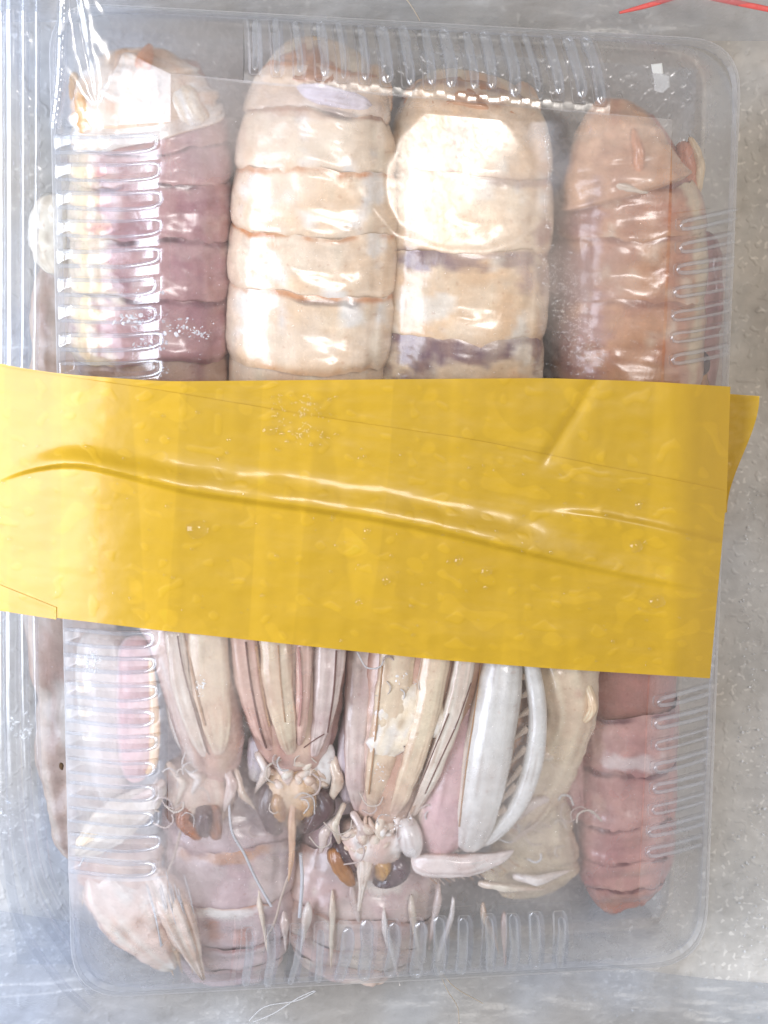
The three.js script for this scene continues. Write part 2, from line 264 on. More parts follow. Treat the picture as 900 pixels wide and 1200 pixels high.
// rim of the lower tray and its walls
function ringPts(q, rc, y) {
  const pts = [], C = ['tl', 'tr', 'br', 'bl'];
  for (let k = 0; k < 4; k++) {
    const p = q[C[k]], a = q[C[(k + 3) % 4]], b = q[C[(k + 1) % 4]], la = Math.hypot(a[0] - p[0], a[1] - p[1]), lb = Math.hypot(b[0] - p[0], b[1] - p[1]);
    const p0 = P(p, a, rc / la), p2 = P(p, b, rc / lb);
    for (let i = 0; i <= 8; i++) { const t = i / 8; pts.push(at((1 - t) ** 2 * p0[0] + 2 * t * (1 - t) * p[0] + t * t * p2[0], (1 - t) ** 2 * p0[1] + 2 * t * (1 - t) * p[1] + t * t * p2[1], y)); }
  }
  pts.push(pts[0].clone()); return pts;
}
const grow = (q, l, t, r, b) => ({ tl: [q.tl[0] - l, q.tl[1] - t], tr: [q.tr[0] + r, q.tr[1] - t], br: [q.br[0] + r, q.br[1] + b], bl: [q.bl[0] - l, q.bl[1] + b] });
function band(rings, dense = 4) {
  const n = (rings[0].length - 1) * dense, get = (r, u) => { const x = u * (r.length - 1), i = Math.min(r.length - 2, Math.floor(x)); return r[i].clone().lerp(r[i + 1], x - i); };
  return grid(n, (rings.length - 1) * 6, (u, v) => { const x = v * (rings.length - 1), i = Math.min(rings.length - 2, Math.floor(x)); const p = get(rings[i], u).lerp(get(rings[i + 1], u), x - i); p.y += 0.0003 * (fbm(p.x * 120, p.z * 120, 4, 2) - 0.5); return p; }, null, lidUV);
}
const tray = mesh('tray', band([ringPts(grow(OUT, -2, -2, -2, -2), 60, RIMY - 0.0012), ringPts(grow(OUT, -26, -8, -34, -34), 46, 0.0016)]), clear, box);
mesh('rim', band([ringPts(grow(OUT, -3, -3, -3, -3), 60, RIMY - 0.0004), ringPts(grow(OUT, 3, 3, 3, 4), 62, RIMY + 0.0006), ringPts(grow(OUT, 7, 6, 5, 8), 64, RIMY - 0.0012), ringPts(grow(OUT, 8, 7, 6, 9), 64, RIMY - 0.003)], 8), cloudy, tray);
mesh('tray_floor', grid(20, 28, (u, v) => { const [x, y] = bil(grow(OUT, -40, -26, -48, -48), u, v); return at(x, y, 0.0018).setY(0.0018 + 0.0006 * fbm(u * 6, v * 8, 1, 2)); }, null, lidUV), clear, tray);
// the broad hinge flange along the left with its two moulded ridges
function ridge(path, r, y) {
  const pts = path.map(([a, b]) => at(a, b, y)), c = new THREE.CatmullRomCurve3(pts);
  return grid(160, 12, (u, v) => { const p = c.getPointAt(u), d = c.getTangentAt(u), s = V(-d.z, 0, d.x).normalize(), a = (v - 0.5) * Math.PI * 1.05; return p.addScaledVector(s, Math.sin(a) * r).setY(y + Math.cos(a) * r * 0.9 + 0.0003 * fbm(u * 40, v, 2, 2)); }, null, lidUV);
}
const flange = mesh('flange', grid(24, 160, (u, v) => { const py = lerp(-40, 1130, v), x1 = lerp(58, 84, v), k = smooth(900, 1130, py); const px = lerp(-30 + 50 * k, x1, u); return at(px, py, 0.016).setY(0.016 + 0.0012 * (fbm(u * 3, v * 18, 6, 3) - 0.5)); }, null, lidUV), clear, box);
mesh('ridge', ridge([[14, -30], [15, 300], [14, 600], [14, 850], [20, 960], [40, 1050], [84, 1120], [112, 1160]], 0.0021, 0.0166), ridgeFilm, flange);
mesh('ridge', ridge([[29, -30], [29, 300], [27, 600], [30, 850], [36, 960], [50, 1030], [92, 1105], [118, 1150]], 0.0011, 0.0168), ridgeFilm, flange);
mesh('ridge', ridge([[3, -30], [4, 300], [2, 600], [3, 850], [6, 980], [24, 1080], [70, 1150], [104, 1184]], 0.0012, 0.0158), ridgeFilm, flange);
mesh('ridge', ridge([[44, -30], [43, 300], [40, 600], [44, 850], [50, 960], [62, 1030], [100, 1100], [122, 1142]], 0.0007, 0.0172), ridgeFilm, flange);
mesh('ridge', ridge([[76, -30], [73, 40], [70, 100], [64, 150]], 0.0014, 0.030), ridgeFilm, flange);

// ---------------------------------------------------------------- the mantis shrimps
const cream = rgb(236, 212, 186), peach = rgb(226, 182, 146), white = rgb(238, 234, 228), plum = rgb(160, 116, 122), rose = rgb(196, 142, 142), lilac = rgb(208, 188, 190), orange = rgb(206, 134, 70), dark = rgb(58, 38, 46), brown = rgb(150, 96, 52), tan = rgb(214, 186, 156), red = rgb(186, 128, 118), pink = rgb(214, 168, 172);
// overlapping tail plates along a body path; cuts are places along it
function plates(parent, st, cuts, look, seed, lipAt = 0) {
  for (let i = 0; i < cuts.length - 1; i++) {
    const lo = cuts[i], hi = cuts[i + 1], L = look(i);
    mesh('tail_plate', loft(st, {
      t0: lo - 0.004, t1: hi + 0.006, seed: seed + i * 3, rough: 0.0009, around: 84, power: 0.78,
      shear: (c, v) => { const n = (k) => 0.0030 * (noise(c * 1.7 + k * 4.1, seed + k * 2.3, 1) - 0.5) + 0.0012 * (noise(c * 6 + k * 3.3, seed + k, 2) - 0.5); return lerp(n(i), n(i + 1), v); },
      radius: (v, c) => 1.0 + 0.014 * (1 - smooth(0, 0.22, v)) - 0.030 * smooth(0.86, 1, v) - 0.05 * smooth(0.6, 1, Math.abs(c)) * Math.abs(v * 2 - 1.1) ** 3 + 0.02 * (noise(v * 3 + i * 5, c * 2 + seed, 4) - 0.5),
      relief: (c, v, s) => -0.0005 * Math.exp(-(((Math.abs(c) - 0.62) / 0.05) ** 2)) + 0.0004 * Math.sin(v * 9) * (1 - Math.abs(c)),
      colour: flesh(L.base, L.patch, {
        seed: seed + i, scale: L.scale ?? 80, amount: L.amount, third: L.third, thirdAt: L.thirdAt, edge: L.edge, edgeAt: L.edgeAt,
        fibre: 0.35, extra: (q, c, v, p) => {
          const w = fbm(p.x * 150 + seed, p.z * 60, i * 3.1, 3), a = Math.exp(-(((v - 0.035) / (0.02 + 0.05 * w)) ** 2)), b = Math.exp(-(((v - 0.98) / 0.05) ** 2));
          q = mix(q, L.lip, clamp(a * smooth(0.25, 0.6, w) * 1.5) * (L.lipA ?? 0.8)); q = mix(q, L.lip2 ?? L.lip, b * 0.7 * smooth(0.3, 0.55, w));
          q = mix(q, L.base, 0);
          if (L.spots) for (const [x, y, rx, ry, sc, sa] of L.spots) q = mix(q, sc, sa * (1 - smooth(0.5, 1.2, Math.hypot((c - x) / rx, (v - y) / ry) + (fbm(p.x * 220, p.z * 220, seed + x * 9, 4) - 0.5) * 2.2)));
          return q;
        },
      }),
    }), shell, parent);
  }
}
const core = (st, a, b, seed, parent, o = {}) => mesh(o.name ?? 'body', loft(st.map((s) => [s[0], s[1], s[2] - 0.001, s[3] * 0.94, s[4] * 0.93]), { seed, along: 70, colour: flesh(a, b, { seed }), round: o.round ?? 0.06, rough: 0.0007 }), skin, parent);
const part = (parent, name, st, colour, o = {}) => mesh(name, loft(st, { colour, round: o.round ?? 0.35, rough: o.rough ?? 0.0005, seed: o.seed ?? Math.round(st[0][0]), power: o.power, relief: o.relief, around: o.around, ragged: o.ragged ?? (/carapace|claw|plate/.test(name) ? 0.05 : 0.18), fold: o.fold ?? (/carapace|claw/.test(name) ? 0.12 : 0.3) }), o.mat ?? skin, parent);
const strandPale = plain(226, 204, 186, 0.45), strandWhite = plain(236, 236, 238, 0.4), strandTan = plain(206, 160, 120, 0.5);
const strand = (parent, name, pts, r, mat = strandPale) => mesh(name, tube(pts, r), mat, parent);

// A: leftmost, plum-pink back
const sA = thing('mantis_shrimp', 'plum pink backed mantis shrimp under the left ribbed wall', 'mantis shrimp', null);
{
  const st = [[168, 70, .022, 62, .009], [174, 130, .022, 84, .014], [178, 200, .021, 96, .0185], [180, 320, .021, 98, .019], [182, 440, .021, 100, .019], [198, 560, .024, 96, .016], [214, 680, .028, 76, .012], [224, 760, .029, 50, .010]];
  core(st, rgb(190, 160, 140), plum, 4, sA);
  const side = rgb(226, 210, 176);
  const cuts = [0.155, 0.222, 0.300, 0.378, 0.452, 0.53].map((x) => x * 1.0);
  plates(sA, st, cuts, (i) => ({ base: i === 0 ? rgb(200, 156, 146) : rgb(190, 148, 144), patch: rgb(160, 114, 118), third: rgb(208, 176, 168), thirdAt: .55, lip: i === 0 ? white : rgb(92, 56, 60), lip2: rgb(100, 60, 64), lipA: 1, edge: plum, amount: 0.7, spots: [[-0.82, 0.5, 0.34, 2, side, 0.85], [0.5, 0.4, 0.3, 0.5, rgb(156, 108, 118), .5]] }), 11);
  part(sA, 'tail_fan', [[160, 56, .026, 30, .004], [162, 90, .027, 68, .008], [168, 130, .028, 83, .010], [174, 158, .0275, 88, .012]], flesh(rgb(218, 196, 174), rgb(206, 160, 118), { seed: 3, third: white, thirdAt: .5, lines: [[0.55, .06, orange, .7], [-0.3, .05, rgb(214, 160, 110), .5]], extra: (q, c, v) => mix(mix(q, white, smooth(.74, .8, v) * .8), orange, Math.exp(-(((v - .93) / .03) ** 2)) * .7 * smooth(-.3, .4, c)) }), { round: .2, mat: shell, relief: (c, v) => 0.0006 * Math.sin(c * 9) });
  part(sA, 'tail_lobe', [[98, 92, .029, 10, .002], [108, 120, .032, 20, .003], [118, 158, .033, 22, .003]], flesh(rgb(230, 210, 190), rgb(214, 170, 120), { seed: 13, edge: rgb(196, 140, 80) }), { mat: shell, rough: .001 });
  part(sA, 'tail_lobe', [[206, 96, .030, 8, .002], [214, 118, .034, 20, .003], [226, 150, .034, 24, .003]], flesh(rgb(240, 234, 224), rgb(226, 196, 150), { seed: 14, edge: rgb(206, 150, 84), third: orange, thirdAt: .66 }), { mat: shell, rough: .001 });
  part(sA, 'tail_lobe', [[150, 66, .031, 6, .002], [156, 92, .0355, 26, .003], [150, 126, .037, 34, .003]], flesh(rgb(236, 220, 204), rgb(224, 190, 158), { seed: 15, third: rgb(206, 146, 90), thirdAt: .64 }), { mat: shell, rough: .0012 });
  part(sA, 'spine', [[86, 84, .026, 4, .001], [90, 108, .027, 9, .002], [98, 150, .027, 8, .002]], flesh(rgb(190, 140, 70), rgb(222, 190, 140), {}));
  part(sA, 'spine', [[176, 52, .031, 4, .001], [168, 74, .035, 10, .002], [164, 92, .036, 6, .0015]], flesh(rgb(196, 120, 70), rgb(222, 160, 110), {}));
  // front shield and head below the tape
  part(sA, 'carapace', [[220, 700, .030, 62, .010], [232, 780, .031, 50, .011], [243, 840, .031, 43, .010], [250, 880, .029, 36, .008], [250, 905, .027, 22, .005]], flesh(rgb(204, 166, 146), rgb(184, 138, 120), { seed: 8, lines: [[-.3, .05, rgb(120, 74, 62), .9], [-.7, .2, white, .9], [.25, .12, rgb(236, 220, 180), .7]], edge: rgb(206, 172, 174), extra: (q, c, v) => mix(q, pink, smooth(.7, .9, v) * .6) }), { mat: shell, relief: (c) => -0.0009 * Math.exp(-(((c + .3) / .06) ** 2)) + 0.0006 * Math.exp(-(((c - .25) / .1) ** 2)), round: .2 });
  part(sA, 'lateral_plate', [[204, 760, .034, 14, .002], [212, 840, .033, 16, .003], [224, 882, .031, 10, .002]], flesh(white, rgb(224, 214, 196), {}), { mat: shell });
  part(sA, 'head', [[232, 880, .026, 36, .006], [236, 915, .027, 44, .008], [236, 945, .025, 36, .006], [238, 962, .022, 20, .004]], flesh(rgb(230, 204, 184), rgb(206, 168, 152), { seed: 6, third: white, edge: rgb(160, 110, 100) }), { rough: .0014 });
  part(sA, 'eye_stalk', [[222, 940, .031, 8, .003], [214, 958, .031, 10, .0035], [228, 972, .031, 10, .003], [232, 978, .030, 5, .002]], flesh(rgb(186, 112, 60), rgb(140, 88, 72), {}), { mat: shell });
  part(sA, 'eye_stalk', [[244, 940, .031, 12, .004], [250, 960, .031, 11, .004], [254, 982, .031, 7, .003]], flesh(rgb(160, 116, 100), rgb(204, 130, 64), { seed: 5 }), { mat: shell });
  part(sA, "eye", [[240, 944, .034, 10, .0035], [238, 962, .033, 11, .004], [240, 974, .031, 6, .002]], flesh(rgb(96, 74, 74), dark, {}), { mat: shell });
  part(sA, 'eye', [[206, 930, .028, 7, .003], [200, 946, .028, 9, .003], [204, 962, .028, 5, .002]], flesh(rgb(100, 64, 56), rgb(136, 90, 70), {}), { mat: shell });
  // the folded claw against the left wall
  const claw = part(sA, 'raptorial_claw', [[118, 735, .024, 26, .005], [124, 790, .026, 36, .006], [128, 860, .026, 33, .006], [130, 915, .025, 22, .005], [134, 945, .024, 8, .002]], flesh(rgb(216, 206, 196), rgb(198, 184, 174), { seed: 2, edge: rgb(214, 204, 190) }), { mat: shell, round: .25 });
  mesh('upper_arm', loft([[158, 745, .031, 18, .004], [160, 800, .032, 24, .005], [161, 860, .032, 24, .005], [158, 915, .031, 15, .004]], { colour: flesh(rgb(214, 172, 170), rgb(200, 154, 160), { edge: rgb(232, 218, 214) }), round: .3, relief: (c, v) => 0.0002 * Math.sin(v * 60 + c * 5) * (1 - Math.abs(c)) }), skin, claw);
  mesh('claw_edge', loft([[176, 770, .035, 3, .001], [181, 830, .036, 6, .002], [180, 890, .036, 6, .002], [172, 905, .035, 2, .001]], { colour: flesh(rgb(232, 186, 130), rgb(236, 210, 170), {}), round: .2 }), shell, claw);
  part(sA, 'antennal_scale', [[194, 922, .032, 8, .0015], [166, 940, .032, 20, .003], [132, 966, .031, 25, .003], [106, 988, .029, 17, .002], [90, 1002, .027, 5, .001]], flesh(rgb(222, 212, 200), rgb(204, 188, 168), { lines: [[.1, .06, rgb(206, 190, 170), .6], [-.5, .05, rgb(216, 196, 170), .6]] }), { relief: (c) => 0.0004 * Math.sin(c * 16) });
  for (let k = 0; k < 16; k++) { const t = k / 15, x = lerp(180, 100, t), y = lerp(940, 1000, t), hh = lerp(.034, .029, t); strand(sA, 'bristle', [[x, y, hh], [x - 5 - rnd() * 5, y + 10 + rnd() * 4, hh - .001], [x - 12 - rnd() * 8, y + 22 + rnd() * 12, hh - .003]], .00016, strandWhite); }
  strand(sA, 'antenna', [[268, 935, .034], [272, 975, .035], [286, 1000, .035], [300, 1030, .034], [318, 1062, .033]], .00035, strandWhite);
  strand(sA, 'antenna', [[212, 972, .031], [205, 1000, .031], [196, 1024, .030]], .00035);
}
// B: second, pale peach
const sB = thing('mantis_shrimp', 'pale peach mantis shrimp with thin orange joints, second from the left', 'mantis shrimp', null);
{
  const st = [[378, 62, .024, 46, .007], [374, 100, .029, 74, .011], [371, 160, .0315, 88, .0135], [369, 240, .0325, 96, .0145], [366, 320, .0325, 98, .0145], [360, 430, .0325, 96, .0145], [354, 560, .032, 90, .014], [345, 680, .030, 80, .012], [340, 760, .029, 64, .010]];
  core(st, cream, peach, 14, sB);
  const p1 = rgb(238, 216, 190);
  plates(sB, st, [0.135, 0.228, 0.334, 0.442, 0.545, 0.635].map((x) => x * 0.98 - 0.012), (i) => ({ base: i === 0 ? rgb(232, 206, 184) : p1, patch: rgb(234, 198, 158), third: rgb(236, 228, 218), thirdAt: .56, lip: i === 1 ? rgb(150, 100, 70) : rgb(200, 128, 70), lip2: rgb(212, 160, 110), edge: rgb(232, 206, 178), amount: .75, lipA: .9, spots: i === 0 ? [[0.05, .93, .35, .1, rgb(96, 78, 86), .7]] : i === 1 ? [[0.08, .05, .2, .09, dark, .75], [-.3, .1, .5, .07, rgb(190, 130, 90), .5]] : i === 4 ? [[.1, .1, .3, .05, dark, .6]] : [] }), 31);
  part(sB, 'tail_fan', [[396, 60, .025, 18, .002], [390, 80, .028, 46, .005], [382, 102, .032, 62, .007], [376, 130, .034, 74, .009]], flesh(rgb(216, 168, 136), rgb(198, 146, 112), { seed: 5, third: rgb(230, 200, 172), thirdAt: .62 }), { round: .25, mat: shell });
  part(sB, 'tail_lobe', [[322, 84, .028, 8, .002], [318, 104, .030, 20, .003], [316, 138, .032, 20, .003]], flesh(rgb(226, 196, 166), rgb(206, 156, 120), { seed: 33, edge: rgb(206, 150, 104) }), { mat: shell, rough: .0014 });
  part(sB, 'tail_lobe', [[436, 78, .027, 8, .002], [438, 104, .030, 22, .003], [434, 140, .032, 22, .003]], flesh(rgb(230, 204, 176), rgb(210, 164, 126), { seed: 34, edge: rgb(210, 156, 110) }), { mat: shell, rough: .0014 });
  part(sB, 'tail_lobe', [[372, 52, .027, 7, .002], [366, 76, .034, 24, .003], [368, 104, .040, 28, .003]], flesh(rgb(214, 164, 130), rgb(196, 140, 104), { seed: 35, third: rgb(232, 204, 178), thirdAt: .58 }), { mat: shell, rough: .0014, relief: (c) => .0005 * Math.cos(c * 7) });
  part(sB, 'membrane', [[338, 108, .0385, 5, .0006], [364, 108, .0425, 10, .001], [396, 114, .0435, 11, .001], [424, 122, .0415, 8, .0008], [438, 128, .039, 3, .0005]], flesh(rgb(216, 204, 214), rgb(228, 220, 222), {}), { rough: .001 });
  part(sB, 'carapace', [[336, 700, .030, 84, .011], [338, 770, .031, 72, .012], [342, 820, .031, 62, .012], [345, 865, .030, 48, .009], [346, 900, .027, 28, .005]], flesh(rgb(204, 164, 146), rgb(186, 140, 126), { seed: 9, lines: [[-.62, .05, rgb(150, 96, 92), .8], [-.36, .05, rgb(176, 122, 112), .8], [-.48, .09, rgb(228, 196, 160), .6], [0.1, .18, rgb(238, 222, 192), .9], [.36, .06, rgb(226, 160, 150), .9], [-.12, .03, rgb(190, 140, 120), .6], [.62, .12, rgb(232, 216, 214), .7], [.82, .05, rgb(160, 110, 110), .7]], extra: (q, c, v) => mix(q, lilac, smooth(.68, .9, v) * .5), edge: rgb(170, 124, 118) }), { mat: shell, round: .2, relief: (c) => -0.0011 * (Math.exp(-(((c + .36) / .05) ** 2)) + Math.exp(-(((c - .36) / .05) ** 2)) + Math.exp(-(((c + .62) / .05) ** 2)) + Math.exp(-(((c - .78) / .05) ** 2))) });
  part(sB, 'lateral_plate', [[372, 856, .034, 8, .002], [376, 880, .034, 16, .002], [379, 904, .033, 15, .002], [378, 922, .031, 8, .002]], flesh(white, rgb(226, 216, 214), {}), { mat: shell });
  part(sB, 'lateral_plate', [[300, 862, .033, 10, .002], [304, 890, .031, 15, .002], [300, 915, .030, 10, .002]], flesh(rgb(214, 206, 216), white, {}), { mat: shell });
  part(sB, 'head', [[345, 885, .028, 38, .006], [345, 915, .029, 40, .008], [344, 940, .028, 34, .006], [342, 956, .025, 18, .004]], flesh(rgb(224, 194, 160), rgb(206, 160, 104), { seed: 6, third: rgb(236, 216, 190), edge: rgb(110, 84, 96) }), { rough: .0014 });
  part(sB, 'eye', [[318, 912, .031, 9, .003], [312, 936, .032, 13, .0045], [318, 962, .032, 12, .004], [328, 974, .031, 5, .002]], flesh(rgb(76, 54, 60), dark, {}), { mat: shell });
  part(sB, 'eye', [[366, 922, .031, 8, .003], [376, 940, .032, 18, .0045], [366, 958, .032, 13, .004], [352, 972, .031, 6, .002]], flesh(rgb(84, 56, 58), rgb(60, 40, 44), {}), { mat: shell });
  part(sB, 'eye_stalk', [[330, 926, .033, 8, .003], [325, 940, .035, 9, .003], [330, 962, .034, 6, .002]], flesh(rgb(186, 140, 84), brown, {}), { mat: shell });
  part(sB, 'eye_stalk', [[358, 928, .034, 9, .003], [362, 942, .035, 9, .003], [358, 954, .034, 6, .002]], flesh(rgb(196, 152, 96), brown, {}), { mat: shell });
  part(sB, 'antennule', [[343, 930, .035, 4, .0012], [342, 965, .036, 5, .0014], [342, 1000, .035, 4, .001], [338, 1034, .034, 1.5, .0005]], flesh(rgb(220, 184, 150), rgb(196, 150, 120), {}));
  strand(sB, 'antenna', [[338, 1026, .034], [330, 1050, .033], [322, 1080, .031], [312, 1100, .028]], .00035);
  strand(sB, 'antenna', [[352, 1000, .034], [354, 1030, .034], [351, 1075, .033]], .0005, strandWhite);
}
// C: third, cream with plum blotches, claw folded beside its shield
const sC = thing('mantis_shrimp', 'cream mantis shrimp with purple blotches and a white comb claw beside its head', 'mantis shrimp', null);
{
  const st = [[556, 100, .022, 58, .007], [552, 140, .027, 86, .011], [549, 210, .0305, 98, .0135], [545, 300, .0305, 99, .014], [537, 430, .0305, 99, .014], [528, 560, .031, 92, .014], [512, 680, .030, 86, .012], [500, 760, .029, 76, .010]];
  core(st, cream, peach, 24, sC);
  const p1 = rgb(230, 204, 172), pl = rgb(112, 82, 92);
  plates(sC, st, [0.10, 0.285, 0.415, 0.528, 0.64].map((x) => x), (i) => ({ base: i === 0 ? rgb(224, 196, 166) : p1, patch: rgb(228, 186, 140), third: rgb(234, 222, 204), thirdAt: .57, lip: rgb(120, 86, 90), lip2: rgb(170, 120, 100), edge: rgb(222, 208, 186), amount: .8, lipA: .6, spots: i === 2 ? [[-.45, .06, .4, .2, pl, .95], [.5, .1, .25, .1, pl, .6], [.8, .35, .12, .25, pl, .5], [-.2, .14, .3, .12, pl, .7], [.55, .3, .12, .3, rgb(150, 116, 118), .6]] : i === 3 ? [[-.55, .05, .3, .42, pl, .95], [-.1, .14, .5, .14, pl, .9], [.82, .1, .12, .25, pl, .8], [-.95, .2, .16, .3, pl, .7], [-.45, .35, .2, .4, pl, .6], [.1, .15, .4, .1, pl, .6]] : i === 1 ? [[.75, .75, .18, .22, rgb(150, 104, 100), .7], [-.6, .95, .3, .08, pl, .6]] : [[-.1, .2, .3, .1, rgb(176, 120, 96), .6], [-.2, .6, .15, .3, rgb(190, 156, 160), .5]] }), 51);
  part(sC, 'tail_fan', [[556, 104, .024, 20, .003], [556, 122, .029, 58, .006], [554, 146, .032, 72, .008]], flesh(rgb(206, 156, 118), rgb(186, 126, 88), { seed: 7 }), { round: .3, mat: shell });
  part(sC, 'tail_lobe', [[498, 96, .025, 8, .002], [494, 120, .029, 22, .003], [490, 152, .031, 22, .003]], flesh(rgb(214, 176, 142), rgb(196, 146, 108), { seed: 43, edge: rgb(190, 130, 90) }), { mat: shell, rough: .0016 });
  part(sC, 'tail_lobe', [[612, 100, .025, 8, .002], [614, 124, .029, 20, .003], [610, 154, .031, 20, .003]], flesh(rgb(226, 200, 172), rgb(200, 150, 116), { seed: 44, edge: rgb(200, 150, 110) }), { mat: shell, rough: .0016 });
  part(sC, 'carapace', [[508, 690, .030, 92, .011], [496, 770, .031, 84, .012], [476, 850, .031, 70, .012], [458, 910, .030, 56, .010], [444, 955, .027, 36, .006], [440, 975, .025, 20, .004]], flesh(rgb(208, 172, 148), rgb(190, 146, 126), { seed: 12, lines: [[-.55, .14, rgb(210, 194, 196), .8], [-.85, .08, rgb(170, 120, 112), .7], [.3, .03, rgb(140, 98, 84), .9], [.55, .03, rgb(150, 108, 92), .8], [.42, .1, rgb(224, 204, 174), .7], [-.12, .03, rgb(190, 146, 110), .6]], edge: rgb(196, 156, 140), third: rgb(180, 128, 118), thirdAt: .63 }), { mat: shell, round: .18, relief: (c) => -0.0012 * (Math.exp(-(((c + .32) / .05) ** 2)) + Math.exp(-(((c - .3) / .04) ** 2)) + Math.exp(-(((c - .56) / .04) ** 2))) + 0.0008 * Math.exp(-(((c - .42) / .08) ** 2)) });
  part(sC, 'exposed_flesh', [[486, 800, .0425, 8, .0006], [480, 822, .0437, 25, .0009], [470, 846, .0437, 27, .0009], [456, 872, .0432, 22, .0009], [444, 896, .042, 8, .0006]], flesh(rgb(244, 234, 216), rgb(240, 222, 192), { lines: [[.05, .06, rgb(226, 196, 150), .8], [-.5, .05, rgb(230, 206, 176), .7]], edge: rgb(238, 232, 228) }), { rough: .0012, ragged: .6 });
  part(sC, 'exposed_flesh', [[524, 826, .042, 8, .001], [514, 842, .043, 13, .002], [506, 862, .042, 9, .0015]], flesh(rgb(240, 228, 210), rgb(226, 206, 176), {}), { rough: .001, ragged: .6 });
  part(sC, 'lateral_plate', [[420, 810, .034, 14, .003], [414, 880, .033, 20, .004], [410, 940, .030, 14, .003]], flesh(rgb(206, 190, 194), rgb(226, 214, 210), { seed: 2 }), { mat: shell });
  part(sC, 'lateral_plate', [[556, 770, .035, 12, .003], [540, 850, .037, 16, .003], [510, 930, .036, 12, .003], [486, 966, .033, 6, .002]], flesh(rgb(222, 200, 168), rgb(212, 184, 150), { lines: [[-.4, .07, rgb(150, 112, 90), .8]] }), { mat: shell });
  part(sC, 'head', [[438, 955, .027, 40, .006], [434, 980, .028, 46, .008], [430, 1004, .027, 38, .006], [428, 1020, .024, 16, .004]], flesh(rgb(228, 204, 190), rgb(214, 176, 164), { seed: 6, third: white, edge: rgb(110, 84, 96) }), { rough: .0016 });
  part(sC, 'eye_stalk', [[390, 992, .031, 8, .003], [394, 1006, .032, 11, .004], [404, 1022, .032, 10, .003], [414, 1036, .031, 5, .002]], flesh(rgb(176, 118, 58), rgb(150, 96, 60), {}), { mat: shell });
  part(sC, 'eye', [[396, 984, .030, 9, .003], [404, 1000, .031, 14, .004], [412, 1018, .030, 8, .003]], flesh(rgb(112, 84, 84), dark, {}), { mat: shell });
  part(sC, 'eye_stalk', [[440, 1000, .031, 8, .003], [448, 1014, .032, 12, .0035], [444, 1028, .031, 6, .002]], flesh(rgb(196, 148, 70), rgb(170, 120, 70), {}), { mat: shell });
  part(sC, 'eye', [[458, 1004, .030, 10, .003], [468, 1016, .031, 15, .004], [456, 1030, .030, 10, .003], [436, 1034, .030, 5, .002]], flesh(rgb(92, 70, 76), dark, {}), { mat: shell });
  part(sC, 'antennule', [[428, 1002, .034, 10, .0016], [427, 1020, .035, 9, .0016], [424, 1042, .034, 4, .001], [420, 1068, .033, 2, .0006]], flesh(rgb(228, 214, 200), rgb(206, 176, 150), {}));
  part(sC, 'claw_joint', [[476, 960, .034, 8, .003], [480, 978, .036, 16, .0055], [482, 996, .034, 10, .003]], flesh(rgb(226, 218, 212), white, { edge: rgb(150, 128, 124) }), { mat: shell });
  // the folded raptorial claw with its comb
  const arm = part(sC, 'raptorial_claw', [[592, 745, .038, 18, .004], [586, 790, .039, 26, .006], [574, 860, .040, 30, .007], [562, 930, .039, 28, .007], [552, 975, .036, 22, .005], [548, 992, .034, 10, .003]], flesh(rgb(220, 217, 210), rgb(206, 198, 190), { seed: 4, edge: rgb(238, 224, 200), edgeAt: .8 }), { mat: shell, rough: .0003 });
  mesh('upper_arm', loft([[552, 770, .034, 16, .004], [542, 850, .035, 24, .006], [528, 920, .035, 34, .007], [518, 970, .034, 32, .006], [512, 1000, .032, 12, .003]], { colour: flesh(rgb(212, 176, 174), rgb(204, 164, 168), { seed: 3, edge: rgb(226, 206, 190) }), round: .3 }), shell, arm);
  const finger = loft([[612, 745, .039, 9, .0025], [624, 790, .040, 11, .003], [630, 840, .041, 11, .003], [624, 895, .041, 12, .003], [606, 942, .040, 11, .003], [580, 975, .038, 9, .0025], [562, 990, .036, 4, .001]], { colour: flesh(rgb(224, 222, 216), rgb(208, 202, 194), {}), round: .15, rough: .0002 });
  mesh('dactyl', finger, shell, arm);
  const toothMat = plain(226, 202, 180, 0.4);
  for (const [x, y, dx, dy] of [[614, 792, -10, 6], [617, 812, -13, 8], [618, 832, -16, 12], [616, 853, -20, 18], [614, 876, -24, 26], [610, 898, -28, 36], [602, 920, -32, 36], [590, 946, -22, 22]]) mesh('tooth', cone([x + 3, y, .0405], [x + dx, y + dy, .0400], .0011), toothMat, arm);
  mesh('claw_groove', loft([[604, 770, .033, 10, .003], [606, 840, .034, 16, .003], [596, 910, .034, 18, .003], [578, 965, .033, 10, .003]], { colour: flesh(rgb(200, 156, 126), rgb(214, 182, 154), { seed: 5, third: rgb(140, 104, 88), thirdAt: .6 }), round: .2 }), skin, arm);
  part(sC, 'leg', [[652, 745, .033, 44, .005], [662, 790, .034, 40, .006], [668, 832, .034, 34, .005], [652, 884, .033, 34, .004], [630, 930, .031, 30, .004], [596, 985, .029, 20, .003]], flesh(rgb(226, 204, 174), rgb(214, 186, 158), { seed: 15, third: rgb(204, 150, 130), thirdAt: .66, edge: rgb(236, 222, 196) }), { mat: shell });
  part(sC, 'leg', [[688, 800, .038, 4, .001], [694, 828, .039, 6, .002], [684, 846, .038, 4, .001]], flesh(rgb(236, 214, 180), rgb(226, 190, 150), {}), { mat: shell });
  part(sC, 'leg', [[622, 915, .025, 34, .005], [628, 960, .026, 46, .006], [624, 1010, .025, 60, .005], [630, 1048, .022, 40, .003]], flesh(rgb(216, 200, 172), rgb(204, 182, 160), { seed: 17 }), {});
